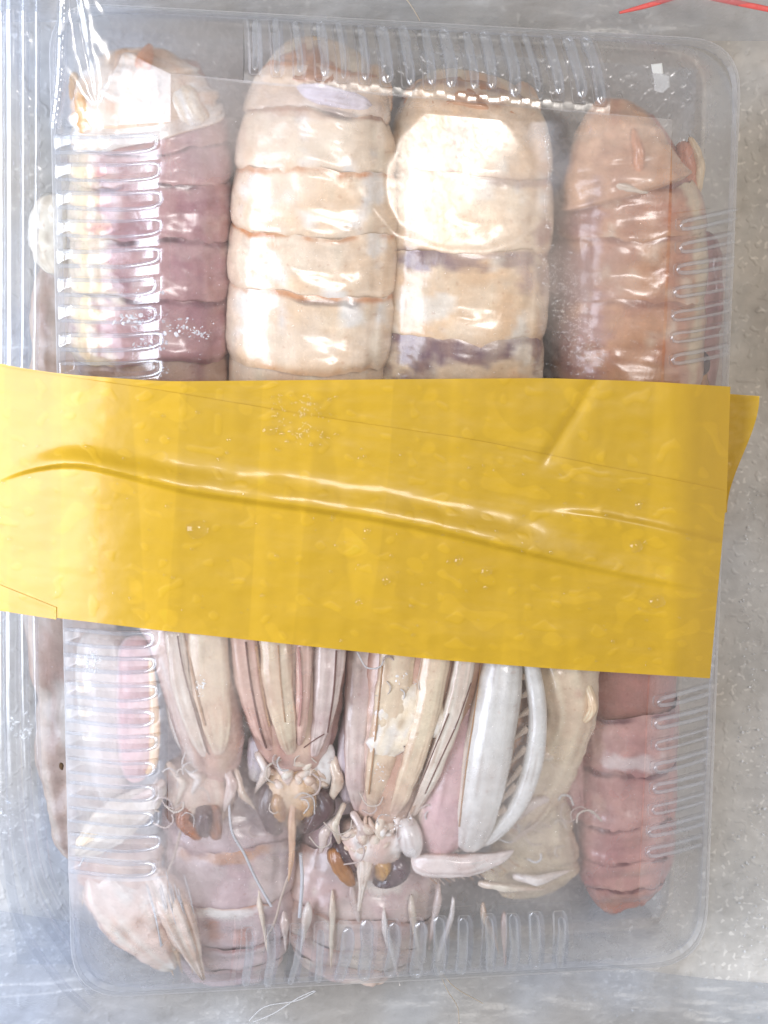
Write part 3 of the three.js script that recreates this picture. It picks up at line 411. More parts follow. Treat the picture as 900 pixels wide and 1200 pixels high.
  part(sC, 'antennal_scale', [[482, 1004, .036, 6, .001], [500, 1013, .037, 16, .002], [545, 1014, .038, 14, .002], [582, 1006, .037, 9, .0015], [602, 996, .036, 2, .0006]], flesh(rgb(230, 216, 208), rgb(216, 194, 186), { edge: rgb(190, 160, 146), edgeAt: .85 }), { mat: shell });
  for (let k = 0; k < 22; k++) { const t = k / 21, x = lerp(502, 596, t), y = lerp(1026, 1006, t) - 2; strand(sC, 'bristle', [[x, y, .0365], [x + 3, y + 5 + rnd() * 3, .036], [x + 8 + rnd() * 6, y + 11 + rnd() * 5, .0355]], .00014, k % 3 ? strandPale : strandTan); }
  for (let k = 0; k < 9; k++) strand(sC, 'bristle', [[598 + k * 3, 990 - k * 2, .036], [606 + k * 3, 980 - k * 2, .036], [612 + k * 4 + rnd() * 6, 968 + rnd() * 8, .0355]], .00013);
}
// D: right, brown-peach, head up, tail end down
const sD = thing('mantis_shrimp', 'reddish brown mantis shrimp lying the other way along the right side', 'mantis shrimp', null);
{
  const st = [[724, 132, .018, 36, .006], [730, 180, .020, 66, .011], [734, 240, .020, 90, .016], [735, 320, .020, 93, .018], [730, 440, .020, 93, .018], [730, 600, .020, 80, .018], [729, 760, .019, 72, .016], [730, 850, .018, 67, .015], [730, 950, .018, 65, .014], [729, 1010, .017, 60, .012], [728, 1050, .015, 36, .007]];
  core(st, rgb(176, 126, 112), red, 34, sD);
  const side = rgb(214, 198, 166);
  plates(sD, st, [0.165, 0.245, 0.325, 0.405], (i) => ({ base: rgb(202, 154, 120), patch: rgb(184, 134, 112), third: rgb(218, 190, 164), thirdAt: .58, lip: rgb(140, 92, 74), lip2: rgb(150, 104, 90), edge: rgb(190, 156, 140), spots: [[.72, .5, .16, 2, side, .8], [-.7, .5, .3, .7, rgb(160, 122, 128), .6], [.3, .5, .22, .3, rgb(180, 110, 80), .6]] }), 71);
  plates(sD, st, [0.66, 0.735, 0.795, 0.855, 0.915, 0.985], (i) => ({ base: rgb(200, 152, 142), patch: rgb(172, 122, 120), third: rgb(208, 166, 152), thirdAt: .55, lip: rgb(104, 58, 62), lip2: rgb(118, 68, 70), lipA: .95, edge: rgb(196, 140, 134), scale: 60, spots: i === 4 ? [[0, .6, .9, .5, rgb(204, 138, 112), .6]] : i === 0 ? [[0, .75, .5, .12, rgb(222, 204, 200), .9]] : [] }), 91);
  part(sD, 'carapace', [[722, 120, .024, 24, .004], [722, 160, .029, 48, .008], [728, 200, .032, 68, .009], [736, 232, .033, 80, .010]], flesh(rgb(208, 164, 130), rgb(196, 146, 114), { seed: 4, lines: [[.1, .05, rgb(190, 96, 50), .9], [.2, .05, rgb(222, 200, 170), .7], [-.2, .1, rgb(176, 110, 90), .6]], third: rgb(190, 156, 142) }), { mat: shell, round: .25, rough: .0018 });
  part(sD, 'spine', [[742, 150, .038, 3, .001], [748, 176, .040, 7, .0018], [749, 204, .040, 5, .0014]], flesh(rgb(196, 130, 90), rgb(206, 146, 104), {}), { mat: shell });
  part(sD, 'spine', [[708, 214, .040, 4, .001], [730, 219, .041, 5, .0015], [760, 226, .040, 2, .001]], flesh(rgb(224, 206, 184), white, {}), { mat: shell });
  part(sD, 'leg', [[800, 165, .024, 10, .003], [806, 220, .025, 12, .003], [804, 258, .025, 8, .003]], flesh(rgb(206, 136, 104), rgb(190, 120, 90), {}), { rough: .001 });
  part(sD, 'leg', [[808, 160, .025, 4, .001], [818, 190, .025, 7, .002], [814, 235, .025, 5, .001]], flesh(rgb(220, 196, 160), rgb(206, 160, 110), {}), { rough: .001 });
  part(sD, 'leg', [[796, 262, .030, 11, .003], [800, 320, .030, 13, .003], [792, 390, .030, 11, .003], [782, 450, .030, 8, .002]], flesh(rgb(222, 208, 180), rgb(206, 180, 150), {}), { rough: .0008 });
  part(sD, 'side_lobe', [[670, 830, .022, 14, .004], [668, 900, .023, 18, .005], [672, 960, .022, 14, .004]], flesh(rgb(206, 158, 152), rgb(190, 136, 136), {}), { rough: .0008 });
}
const ray = new THREE.Raycaster();
function shellHeight(parent, px, py, y) {     // height of the shield under a photo position
  const t = at(px, py, y); ray.set(camera.position, t.sub(camera.position).normalize());
  const hit = ray.intersectObjects(parent.children.filter((c) => c.name === 'carapace'), false)[0]; return hit ? hit.point.y : y;
}
scene.updateMatrixWorld(true);
// the long plates that make up the shields
const plateTone = { tan: [rgb(228, 206, 176), rgb(208, 174, 146)], pale: [rgb(230, 216, 200), rgb(212, 190, 172)], pink: [rgb(220, 184, 166), rgb(202, 156, 142)], mauve: [rgb(218, 200, 190), rgb(198, 172, 166)] };
for (const [o, tone, ...st] of [
  [sB, 'pink', [284, 735, .0335, 17, .003], [292, 800, .034, 16, .003], [305, 850, .0325, 12, .0025], [318, 878, .031, 5, .001]],
  [sB, 'tan', [322, 735, .039, 20, .003], [326, 800, .040, 18, .003], [334, 850, .038, 14, .0025], [341, 884, .035, 6, .001]],
  [sB, 'pink', [356, 735, .0385, 9, .0025], [355, 800, .0395, 9, .0025], [353, 850, .037, 7, .002], [351, 872, .036, 3, .001]],
  [sB, 'mauve', [388, 735, .0335, 20, .003], [383, 810, .0345, 16, .003], [374, 860, .033, 10, .002], [368, 884, .032, 4, .001]],
  [sA, 'pale', [204, 735, .034, 12, .002], [212, 800, .035, 12, .0025], [228, 856, .035, 9, .002], [240, 886, .033, 4, .001]],
  [sA, 'tan', [242, 735, .0385, 24, .003], [247, 800, .0385, 23, .003], [254, 850, .037, 17, .0025], [256, 884, .034, 6, .001]],
  [sC, 'mauve', [424, 740, .035, 16, .003], [420, 830, .035, 17, .003], [417, 910, .0335, 13, .002], [420, 950, .032, 5, .001]],
  [sC, 'tan', [470, 740, .039, 22, .003], [458, 830, .040, 21, .003], [442, 910, .038, 15, .002], [436, 956, .035, 5, .001]],
  [sC, 'tan', [514, 748, .0375, 18, .003], [498, 840, .0385, 16, .003], [474, 920, .036, 12, .002], [458, 958, .034, 5, .001]],
  [sC, 'pale', [548, 752, .036, 13, .0025], [530, 836, .037, 13, .003], [500, 920, .035, 9, .002], [478, 962, .033, 4, .001]],
]) { const [p, q] = plateTone[tone]; st.forEach((r) => { r[2] = shellHeight(o, r[0], r[1], r[2]) + (r[3] < 7 ? -0.0008 : 0.0004); r[4] *= 0.75; }); part(o, 'shield_plate', st, flesh(p, q, { seed: st[0][0], edge: mix(q, rgb(140, 92, 80), .35), edgeAt: .86, extra: (k, c, v) => mix(k, rgb(212, 178, 176), smooth(.72, .98, v) * .5) }), { mat: shell, round: .12, rough: .0006, ragged: .08, fold: .3, power: .7 }); }
// fine ridges of the shields and shreds of tissue round the heads
const creaseDark = plain(126, 84, 74, .5), creaseTan = plain(206, 160, 118, .5), shredMat = [plain(236, 222, 206, .45), plain(226, 206, 196, .45), plain(240, 236, 232, .4)];
function crease(parent, pts, r, m) {          // follows the shell's own surface
  const rows = []; scene.updateMatrixWorld(true);
  const on = parent.children.filter((c) => /shield|carapace|lateral_plate|raptorial_claw/.test(c.name));
  for (let k = 0; k <= 16; k++) { const [x, y, h] = spline(pts, k / 16), t = at(x, y, h); ray.set(camera.position, t.clone().sub(camera.position).normalize()); const hit = ray.intersectObjects(on, true)[0]; rows.push((hit ? hit.point : t).clone().add(V(0, r * 0.7, 0))); }
  return mesh('ridge', new THREE.TubeGeometry(new THREE.CatmullRomCurve3(rows), 60, r * 0.7, 6, false), m, parent);
}
crease(sA, [[208, 745, .0395], [214, 780, .0405], [226, 825, .0405], [240, 872, .0385], [245, 884, .037]], .00022, creaseDark);
crease(sA, [[218, 750, .041], [228, 800, .0415], [240, 850, .0395]], .0004, creaseTan);
crease(sB, [[288, 752, .0375], [294, 800, .0375], [304, 850, .036], [312, 876, .034]], .00035, creaseDark);
crease(sB, [[300, 756, .0395], [308, 810, .0405], [316, 850, .0385]], .0005, creaseTan);
crease(sB, [[350, 758, .0435], [353, 810, .0435], [350, 850, .0405]], .0005, plain(222, 164, 152, .5));
crease(sB, [[326, 756, .0425], [329, 800, .0425], [334, 846, .040]], .00025, creaseTan);
crease(sB, [[394, 762, .0375], [391, 810, .0375], [384, 858, .0345]], .0003, creaseDark);
crease(sB, [[356, 876, .0375], [370, 866, .0375], [380, 860, .0365]], .0002, creaseDark);
crease(sC, [[526, 836, .042], [508, 880, .0415], [488, 930, .039], [474, 962, .036]], .0002, creaseDark);
crease(sC, [[552, 800, .0405], [536, 846, .041], [516, 890, .0395], [498, 930, .0375]], .00022, creaseDark);
crease(sC, [[448, 780, .0415], [440, 860, .041], [432, 930, .0385]], .0003, creaseTan);
crease(sC, [[566, 752, .0405], [558, 820, .0425], [546, 900, .0415], [538, 968, .038]], .0003, creaseTan);
for (const [o, x, y, h, n, sp, sd] of [[sA, 234, 915, .034, 16, 34, 5], [sB, 345, 905, .037, 18, 40, 9], [sC, 436, 975, .036, 22, 44, 13]]) for (let k = 0; k < n; k++) {
  const a = x + (rnd() - .5) * sp * 1.7, b = y + (rnd() - .5) * sp, t = rnd() * 6.3, l = 5 + rnd() * 9, w = 2.5 + rnd() * 4, hh = h - 0.004 * (Math.abs(a - x) / sp) ** 2 - rnd() * .001;
  mesh('tissue', loft([[a - Math.cos(t) * l, b - Math.sin(t) * l, hh - .001, w * .5, .0006], [a, b, hh, w, .0012], [a + Math.cos(t + .5) * l, b + Math.sin(t + .5) * l, hh - .0012, w * .4, .0005]], { colour: flesh(rgb(234, 214, 196), rgb(210, 178, 156), { seed: sd + k, third: white }), round: .4, rough: .0009, around: 14, along: 10, seed: k }), skin, o);
}
for (const [o, x, y, h, n, sx, sy] of [[sA, 205, 930, .0365, 12, 60, 60], [sB, 345, 940, .0385, 10, 90, 90], [sC, 450, 960, .0395, 16, 100, 80], [sC, 640, 950, .0345, 14, 90, 110], [sC, 480, 800, .0445, 8, 70, 60]]) for (let k = 0; k < n; k++) {
  const a = x + (rnd() - .5) * sx, b = y + (rnd() - .5) * sy, t = rnd() * 6.3, l = 8 + rnd() * 16;
  mesh('shred', tube([[a, b, h], [a + Math.cos(t) * l * .5, b + Math.sin(t) * l * .5, h + .0006], [a + Math.cos(t + .6) * l, b + Math.sin(t + .6) * l, h], [a + Math.cos(t + 1.3) * l * 1.4, b + Math.sin(t + 1.3) * l * 1.4, h - .001]], .00012 + rnd() * .0002, { n: 18, m: 5 }), shredMat[k % 3], o);
}
// thin jointed legs folded about the mouths
const legTone = [[rgb(232, 214, 194), rgb(212, 184, 160)], [rgb(224, 206, 196), rgb(206, 176, 164)], [rgb(238, 230, 222), rgb(220, 200, 184)]];
[[sA, [196, 892], [214, 918], [206, 946]], [sA, [262, 890], [272, 920], [262, 952]], [sA, [214, 896], [232, 912], [222, 938]], [sA, [276, 900], [284, 930], [300, 948]], [sA, [192, 914], [176, 930], [150, 938]],
  [sB, [300, 880], [312, 904], [298, 930]], [sB, [388, 884], [396, 914], [386, 944]], [sB, [322, 892], [336, 908], [334, 928]], [sB, [368, 892], [356, 910], [360, 930]],
  [sC, [404, 940], [392, 966], [398, 990]], [sC, [412, 950], [424, 972], [416, 996]], [sC, [464, 950], [470, 978], [456, 1004]], [sC, [450, 944], [444, 970], [452, 992]], [sC, [396, 956], [380, 976], [376, 1000]], [sC, [490, 988], [516, 996], [552, 994]], [sC, [610, 880], [644, 884], [672, 862]], [sC, [604, 960], [626, 940], [660, 930]], [sC, [600, 1026], [630, 1032], [668, 1020]], [sC, [560, 1034], [590, 1040], [640, 1042]]]
  .forEach(([o, a, b, c], k) => { const h = o === sC && k > 13 ? .0345 : .0345, [p, q] = legTone[k % 3], w = 4.5 + rnd() * 3; part(o, 'leg', [[...a, h - .001, w, .0013], [...P(a, b, .6), h + .0006, w * .8, .0011], [...b, h + .001, w * 1.05, .0014], [...P(b, c, .5), h, w * .7, .001], [...c, h - .002, w * .3, .0005]], flesh(p, q, { seed: k, edge: p }), { mat: shell, around: 16, rough: .0006 }); });
// the lower layer
const lower = 'mantis shrimps of the lower layer';
const sE = thing('mantis_shrimp', 'lilac mantis shrimp of the lower layer with a white fleck, below the two left heads', 'mantis shrimp', lower);
{
  const st = [[270, 880, .010, 70, .009], [268, 960, .013, 84, .011], [268, 1050, .013, 84, .011], [270, 1100, .011, 76, .009], [272, 1136, .009, 58, .007]];
  core(st, lilac, rgb(186, 160, 164), 44, sE);
  plates(sE, st, [0.12, 0.30, 0.48, 0.66, 0.84, 1.0], (i) => ({ base: rgb(214, 194, 194), patch: rgb(200, 172, 172), third: rgb(222, 206, 204), thirdAt: .56, lip: rgb(150, 104, 98), lip2: rgb(150, 110, 110), edge: rgb(206, 180, 176), spots: i === 1 ? [[0, .1, .6, .1, rgb(214, 160, 116), .7], [.5, .5, .3, .5, rgb(226, 210, 200), .7]] : i === 2 ? [[0, .0, .5, .2, white, .95], [.1, .0, .5, .05, rgb(196, 130, 84), .8], [-.2, .5, .1, .3, rgb(188, 130, 100), .7], [.15, .6, .1, .3, rgb(180, 110, 80), .7]] : [] }), 111);
}
const sF = thing('mantis_shrimp', 'pale pink mantis shrimp of the lower layer above the bottom ribbed wall', 'mantis shrimp', lower);
{
  const st = [[440, 930, .008, 80, .008], [430, 1010, .012, 96, .010], [420, 1070, .012, 98, .010], [412, 1106, .010, 86, .008], [404, 1134, .008, 60, .006]];
  core(st, rgb(216, 194, 186), pink, 54, sF);
  plates(sF, st, [0.2, 0.44, 0.62, 0.8, 1.0], (i) => ({ base: rgb(222, 202, 192), patch: rgb(206, 176, 172), third: rgb(232, 220, 208), thirdAt: .55, lip: rgb(180, 126, 104), edge: rgb(216, 186, 170) }), 131);
  for (let k = 0; k < 11; k++) { const x = 290 + k * 30 + rnd() * 14, y = 1020 + rnd() * 50, dx = (rnd() - .5) * 44, l = 44 + rnd() * 50; part(sF, 'leg', [[x, y, .0225, 2, .0008], [x + dx * .1, y + l * .3, .0235, 3.4 + rnd() * 3, .0012], [x + dx * .6, y + l * .65, .0225, 2.4 + rnd(), .0009], [x + dx, y + l, .0205, 1, .0004]], flesh(...legTone[k % 3], { seed: k + 60 }), { mat: shell, around: 16, rough: .0008 }); }
}
const sG = thing('mantis_shrimp', 'cream spiny tail fan of a mantis shrimp in the bottom left corner', 'mantis shrimp', lower);
{
  part(sG, 'tail_fan', [[112, 1012, .022, 18, .003], [132, 1040, .023, 40, .005], [156, 1075, .023, 44, .005], [184, 1108, .022, 30, .004], [204, 1134, .020, 8, .002]], flesh(rgb(236, 214, 202), rgb(226, 194, 176), { seed: 3, lines: [[-.85, .1, orange, .7], [0.2, .04, rgb(206, 170, 146), .5]], third: white, thirdAt: .6 }), { mat: shell, round: .2, relief: (c) => 0.0005 * Math.sin(c * 8) });
  part(sG, 'tail_lobe', [[178, 1018, .025, 18, .003], [202, 1058, .027, 22, .004], [218, 1096, .025, 18, .0035], [230, 1126, .023, 9, .002], [238, 1148, .021, 2, .001]], flesh(rgb(234, 214, 200), rgb(222, 184, 156), { seed: 4, lines: [[.5, .1, rgb(222, 160, 110), .7]] }), { mat: shell, relief: (c) => 0.0004 * Math.sin(c * 10) });
  part(sG, 'body', [[140, 985, .016, 50, .006], [140, 1010, .020, 54, .007], [140, 1035, .020, 50, .006]], flesh(rgb(222, 190, 170), rgb(196, 150, 140), { seed: 8 }), { rough: .0012 });
  const sp = plain(236, 206, 176, .45);
  for (const [a, b] of [[[196, 1122, .022], [204, 1146, .020]], [[206, 1114, .024], [214, 1142, .021]], [[222, 1112, .025], [226, 1142, .022]], [[100, 1044, .022], [96, 1062, .021]], [[184, 1110, .023], [190, 1134, .021]], [[232, 1128, .023], [242, 1150, .020]]]) mesh('spine', cone(a, b, .0008), sp, sG);
  for (let k = 0; k < 12; k++) { const x = 170 + rnd() * 50, y = 1020 + rnd() * 30; strand(sG, 'bristle', [[x, y, .032], [x + 8, y + 30, .030], [x + 14 + rnd() * 8, y + 60 + rnd() * 16, .027]], .00016, strandWhite); }
}
const sH = thing('mantis_shrimp', 'brown flank of a mantis shrimp behind the left ribbed wall', 'mantis shrimp', lower);
{
  part(sH, 'body', [[76, 290, .007, 26, .002], [80, 400, .008, 46, .003], [84, 560, .008, 54, .003], [86, 800, .008, 52, .003], [90, 930, .008, 42, .003], [92, 1010, .007, 20, .002]], flesh(rgb(204, 182, 166), rgb(184, 152, 138), { seed: 9, third: rgb(216, 204, 192), scale: 45, thirdAt: .56, lines: [[-.4, .1, rgb(170, 128, 112), .5], [.1, .06, rgb(170, 120, 90), .5], [-.85, .1, rgb(226, 214, 200), .7]] }), { mat: skin, round: .1, ragged: .3, rough: .0022, relief: (c, v) => 0.0008 * Math.sin(v * 40 + c * 3) });
  part(sH, 'antennal_scale', [[64, 226, .015, 12, .001], [56, 258, .016, 22, .0016], [58, 296, .016, 20, .0014], [68, 322, .015, 8, .001]], flesh(rgb(214, 210, 200), rgb(200, 190, 176), {}), { mat: shell });
}
const sI = thing('mantis_shrimp', 'dark eyed mantis shrimp head beside the right ribbed wall, above the tape', 'mantis shrimp', lower);
{
  part(sI, 'body', [[824, 270, .012, 18, .005], [824, 340, .013, 22, .007], [816, 400, .013, 26, .007], [808, 500, .012, 28, .007]], flesh(rgb(176, 130, 122), rgb(156, 110, 110), { seed: 6 }), { mat: shell });
  part(sI, 'eye', [[796, 402, .022, 8, .003], [792, 420, .024, 13, .004], [788, 440, .023, 8, .003]], flesh(rgb(80, 56, 60), dark, {}), { mat: shell });
  part(sI, 'eye', [[812, 412, .024, 8, .003], [818, 424, .025, 14, .004], [810, 438, .024, 9, .003]], flesh(rgb(70, 50, 60), dark, {}), { mat: shell });
  part(sI, 'head', [[804, 425, .019, 20, .004], [806, 450, .020, 26, .005], [806, 480, .019, 24, .005]], flesh(rgb(170, 120, 70), rgb(130, 86, 70), { seed: 2 }), {});
}

// ---------------------------------------------------------------- yellow tape
const tapeTex = dataTex(1024, 512, (u, v) => {
  const wob = (fbm(u * 20, v * 10, 3, 3) - 0.5) * 0.05, blob = smooth(0.70, 0.77, noise(u * 44, v * 26, 7)) * 0.03 + smooth(0.7, 0.76, noise(u * 22 + 4, v * 13, 17)) * 0.035, pat = smooth(0.56, 0.585, fbm(u * 7 + wob, v * 4 + wob, 8, 4)) * 0.02, streak = (noise(u * 60, 0.5, 4) - 0.5) * 0.04 + smooth(0.6, 0.63, noise(u * 12, 3.5 + v * 0.4, 9)) * 0.035;
  const f = (fbm(u * 70, v * 35, 2, 3) - 0.5) * 0.03, k = 0.9 + blob + pat + streak + f; return [k + 0.02, k, k * 0.9];
}, true);
const tapeBump = dataTex(1024, 512, (u, v) => [0.35 * fbm(u * 22, v * 11, 3, 4) + 0.12 * smooth(0.66, 0.84, noise(u * 44, v * 26, 7)) + 0.45 * fbm(u * 5, v * 14, 6, 3)]);
const tapeMat = new THREE.MeshPhysicalMaterial({ color: col(210, 172, 44), map: tapeTex, bumpMap: tapeBump, bumpScale: 0.0005, transmission: 0.14, thickness: 0, roughness: 0.42, clearcoat: 0.3, clearcoatRoughness: 0.14, side: THREE.DoubleSide });
const poly = (pts, x) => { if (x <= pts[0][0]) return pts[0][1]; for (let i = 1; i < pts.length; i++) if (x <= pts[i][0]) { const t = (x - pts[i - 1][0]) / (pts[i][0] - pts[i - 1][0]); return lerp(pts[i - 1][1], pts[i][1], t * t * (3 - 2 * t)); } return pts[pts.length - 1][1]; };
const curve = (pts, x) => { let s = 0; for (const d of [-24, -12, 0, 12, 24]) { const q = x + d; let k = 1; while (k < pts.length - 1 && q > pts[k][0]) k++; const a = pts[k - 1], b = pts[k]; s += lerp(a[1], b[1], (q - a[0]) / (b[0] - a[0])); } return s / 5; };
const fold = [[-20, 572], [20, 552], [85, 541], [150, 556], [220, 575], [330, 590], [430, 604], [520, 622], [600, 641], [680, 661], [780, 682], [850, 692]];
const fold2 = [[620, 600], [700, 606], [760, 618], [845, 638]];
function tapeH(px, py) {
  let y = LIDY + 0.0010 + lidDent(px, py) * 0.5 * smooth(200, 240, px) * (1 - smooth(740, 780, px)) - 0.022 * (1 - smooth(-190, 210, px)) ** 1.3;
  y -= 0.009 * smooth(782, 900, px);
  y += 0.0006 * (fbm(px / 90, py / 60, 3, 3) - 0.5);
  const d = py - curve(fold, px), w = 7.5 * (0.6 + 0.4 * smooth(40, 300, px)) , amp = 0.0027 * smooth(-10, 90, px) * (1 - 0.75 * smooth(560, 740, px));
  y += amp * (d < 0 ? Math.exp(-((d / (w * 3.4)) ** 2)) : Math.exp(-((d / (w * 0.5)) ** 2)));
  if (px > 610) { const e = py - curve(fold2, px), A = 0.0009 * smooth(610, 720, px); y += A * (e < 0 ? Math.exp(-((e / 6) ** 2)) : Math.exp(-((e / 22) ** 2))); }
  const k = px - (690 - (py - 460) * 0.62); y -= 0.0007 * Math.exp(-((k / 10) ** 2)) * (1 - smooth(520, 560, py));          // slack crease near the seam
  return y;
}
function tapeStrip(top, bot, x0, x1, xr, dy, vs = 0.65) {        // xr(v): shift of the right end
  return grid(420, 150, (u, v) => {
    const px = lerp(x0, x1 + xr(v), u), py = lerp(curve(top, px), curve(bot, px), v);
    return at(px, py, tapeH(px, py) + dy);
  }, null, (u, v) => [u * 0.96, 0.3 + v * vs]);
}
const seam = [[-20, 424], [0, 430], [90, 443], [180, 456], [370, 488], [560, 516], [700, 545], [780, 560], [850, 575]];
const bottom = [[-20, 710], [0, 716], [180, 738], [500, 772], [640, 783], [832, 795], [850, 796]];
tag(mesh('tape', tapeStrip(seam, bottom, -24, 850, (v) => lerp(2, -18, v), 0.00016), tapeMat), 'wide yellow tape strip with a long raised wrinkle, overlapping the other strip', 'tape');
tag(mesh('tape', tapeStrip([[-20, 420], [0, 427], [70, 438], [190, 447], [400, 445], [640, 443], [760, 447], [855, 453]], seam.map(([x, y]) => [x, y + 26]), -24, 855, (v) => lerp(1, -4, v), 0, 0.2), tapeMat), 'yellow tape strip along the upper edge, partly under the wrinkled strip', 'tape');
tag(mesh('tape', grid(40, 60, (u, v) => { const px = lerp(800, lerp(890, 852, smooth(0, 1, v * 0.98 + 0.02 * v)), u), py = lerp(lerp(458, 464, u), 600, v); return at(px, py, 0.036 + 0.0006 * fbm(u * 3, v * 3, 2) + 0.002 * u); }, null, (u, v) => [u * 0.1, v * 0.3]), tapeMat), 'loose orange-yellow tape end sticking out behind the strips at the right', 'tape');
tag(mesh('tape', grid(60, 20, (u, v) => { const px = lerp(-24, 66, u), py = lerp(lerp(676, 712, u), lerp(712, 726, u), v); return at(px, py, tapeH(px, py) + 0.0004); }, null, (u, v) => [u * 0.1, v * 0.05]), tapeMat), 'narrow yellow tape flap folded over at the lower left', 'tape');

// ---------------------------------------------------------------- small things
function dropGeo(r, sx, flat, sd) { const g = new THREE.SphereGeometry(r, 22, 14), p = g.attributes.position; for (let i = 0; i < p.count; i++) { const x = p.getX(i), y = p.getY(i), z = p.getZ(i), k = 1 + 0.35 * (noise(x / r * 1.1 + sd, z / r * 1.1, sd) - 0.5); p.setXYZ(i, x * sx * k, Math.max(y, -r * 0.15) * flat, z * k); } g.computeVertexNormals(); return g; }
const bigDrops = [[231, 621, 11, 1.2, 'large cloudy water drop on the tape below the wrinkle'], [537, 657, 7, .8, 'teardrop shaped water drop right of centre on the lower tape'], [570, 670, 6, 1.2, 'small water drop just right of the teardrop shaped one'], [745, 640, 8, 1, 'round water drop near the right end of the wrinkle'], [452, 680, 6, .9, 'water drop on the lower tape below the middle of the wrinkle'], [748, 592, 6, .8, 'water drop above the second crease at the right'], [770, 705, 8, 1.3, 'flat water drop at the lower right of the tape'], [430, 622, 4.5, 1, 'bead of water just under the bright part of the wrinkle'], [316, 505, 6, 1.4, 'long water bead on the seam of the tapes'], [420, 705, 5, .9, 'water bead above the lower tape edge']];
for (const [x, y, r, sx, label] of bigDrops) { const m = mesh('water_drop', dropGeo(r * PX, sx, 0.6, x), dew); m.position.copy(at(x, y, tapeH(x, y) + 0.0007)); tag(m, label, 'water drop'); }
{ // small beads on tape and lid, too many to count
  const pts = [];
  for (let k = 0; k < 420; k++) { const x = rnd() * 840, y = 440 + rnd() * 340; if (y > curve(seam, x) + 6 && y < curve(bottom, x) - 8) pts.push([x, y, tapeH(x, y) + 0.0006, 0.5 + rnd() ** 3 * 2.4]); }
  for (let k = 0; k < 110; k++) { const x = 310 + rnd() * 50 + rnd() * 40, y = 462 + rnd() * 60; pts.push([x, y, tapeH(x, y) + 0.0006, 0.8 + rnd() * 2.0]); }
  for (let k = 0; k < 900; k++) { const x = 215 + rnd() * 560, y = 120 + rnd() * 320; if (Math.hypot(x - 542, y - 176) > 134) pts.push([x, y, LIDY + lidDent(x, y) + 0.0001, 0.5 + rnd() ** 3 * 1.8]); }
  for (let k = 0; k < 700; k++) { const x = 215 + rnd() * 530, y = 800 + rnd() * 240; pts.push([x, y, LIDY + lidDent(x, y) + 0.0001, 0.5 + rnd() ** 3 * 1.6]); }
  for (let k = 0; k < 420; k++) { const t = rnd(), x = 650 + 40 * t + (rnd() - .5) * 44, y = 300 + 130 * t + (rnd() - .5) * 30; pts.push([x, y, LIDY + lidDent(x, y) + 0.0001, 1 + rnd() * 1.8]); }
  for (let k = 0; k < 110; k++) { const y = 150 + rnd() * 120, x = 640 + Math.sin(y / 14) * 3 + rnd() * 5; pts.push([x, y, LIDY + lidDent(x, y) + 0.0001, 1 + rnd() * 1.6]); }
  const im = new THREE.InstancedMesh(dropGeo(PX, 1, 0.55, 3), dew, pts.length), M = new THREE.Matrix4();
  pts.forEach(([x, y, h, s], i) => { M.makeScale(s, s, s).setPosition(at(x, y, h)); im.setMatrixAt(i, M); });
  im.name = 'water_beads'; im.userData.kind = 'stuff'; im.userData.label = 'tiny water beads scattered over the lid and the tape'; scene.add(shade(im));
}
{ // frost flakes
  const pts = []; const patch = (n, x, y, rx, ry, h, s) => { for (let k = 0; k < n; k++) { const a = rnd() * 6.28, r = Math.sqrt(rnd()); pts.push([x + Math.cos(a) * r * rx, y + Math.sin(a) * r * ry, h, s * (0.25 + 1.5 * rnd() ** 2.5)]); } };
  patch(90, 170, 375, 42, 9, .0475, 3); patch(60, 215, 388, 34, 7, .050, 2.6); patch(50, 178, 405, 22, 9, .0475, 2.6); patch(40, 176, 345, 20, 8, .0475, 2.4); patch(30, 186, 434, 12, 7, .0475, 2.4); patch(34, 232, 385, 20, 16, .050, 2);
  patch(60, 108, 776, 10, 14, .042, 3); patch(40, 235, 805, 6, 14, .0505, 2); patch(24, 475, 800, 14, 12, .0505, 2); patch(30, 446, 905, 8, 14, .0505, 1.6); patch(30, 470, 960, 14, 14, .0505, 1.6); patch(40, 24, 850, 16, 16, .019, 3.4); patch(40, 8, 960, 8, 26, .017, 3.4);
  patch(420, 884, 1000, 26, 200, .0035, 1.7); patch(360, 886, 700, 18, 130, .004, 1.2); patch(200, 780, 1170, 110, 26, .001, 1.4);
  const geos = new THREE.IcosahedronGeometry(PX, 0), im = new THREE.InstancedMesh(geos, ice, pts.length), M = new THREE.Matrix4(), Q = new THREE.Quaternion(), E = new THREE.Euler();
  pts.forEach(([x, y, h, s], i) => {
    let p = at(x, y, h); s *= 0.62; if (x > 760) { const e = Math.max(0, p.x - 0.092); p = at(x, y, e * e * 9 + 0.0008); }
    E.set(rnd() * 6, rnd() * 6, rnd() * 6); M.compose(p, Q.setFromEuler(E), V(s * (0.5 + rnd()), s * 0.4, s * (0.5 + rnd()))); im.setMatrixAt(i, M);
  });
  im.name = 'frost'; im.userData.kind = 'stuff'; im.userData.label = 'white frost flakes on the box and on the ground at the right'; scene.add(shade(im));
}
{ // white scrap on the lid corner
  const s = new THREE.Shape(); s.moveTo(-9, -15); s.lineTo(1, -16); s.lineTo(3, -4); s.lineTo(10, -2); s.lineTo(11, 9); s.lineTo(4, 15); s.lineTo(-4, 13); s.lineTo(-5, 2); s.closePath();
  const g = new THREE.ExtrudeGeometry(s, { depth: 1.5, bevelEnabled: true, bevelSize: 1.5, bevelThickness: 1, bevelSegments: 2 }); g.scale(PX, PX, PX); g.rotateX(Math.PI / 2); g.computeVertexNormals();
  const m = mesh('scrap', g, plain(246, 244, 238, .6)); m.position.copy(at(773, 92, .039)); tag(m, 'small white scrap on the upper right corner of the lid', 'scrap');
}
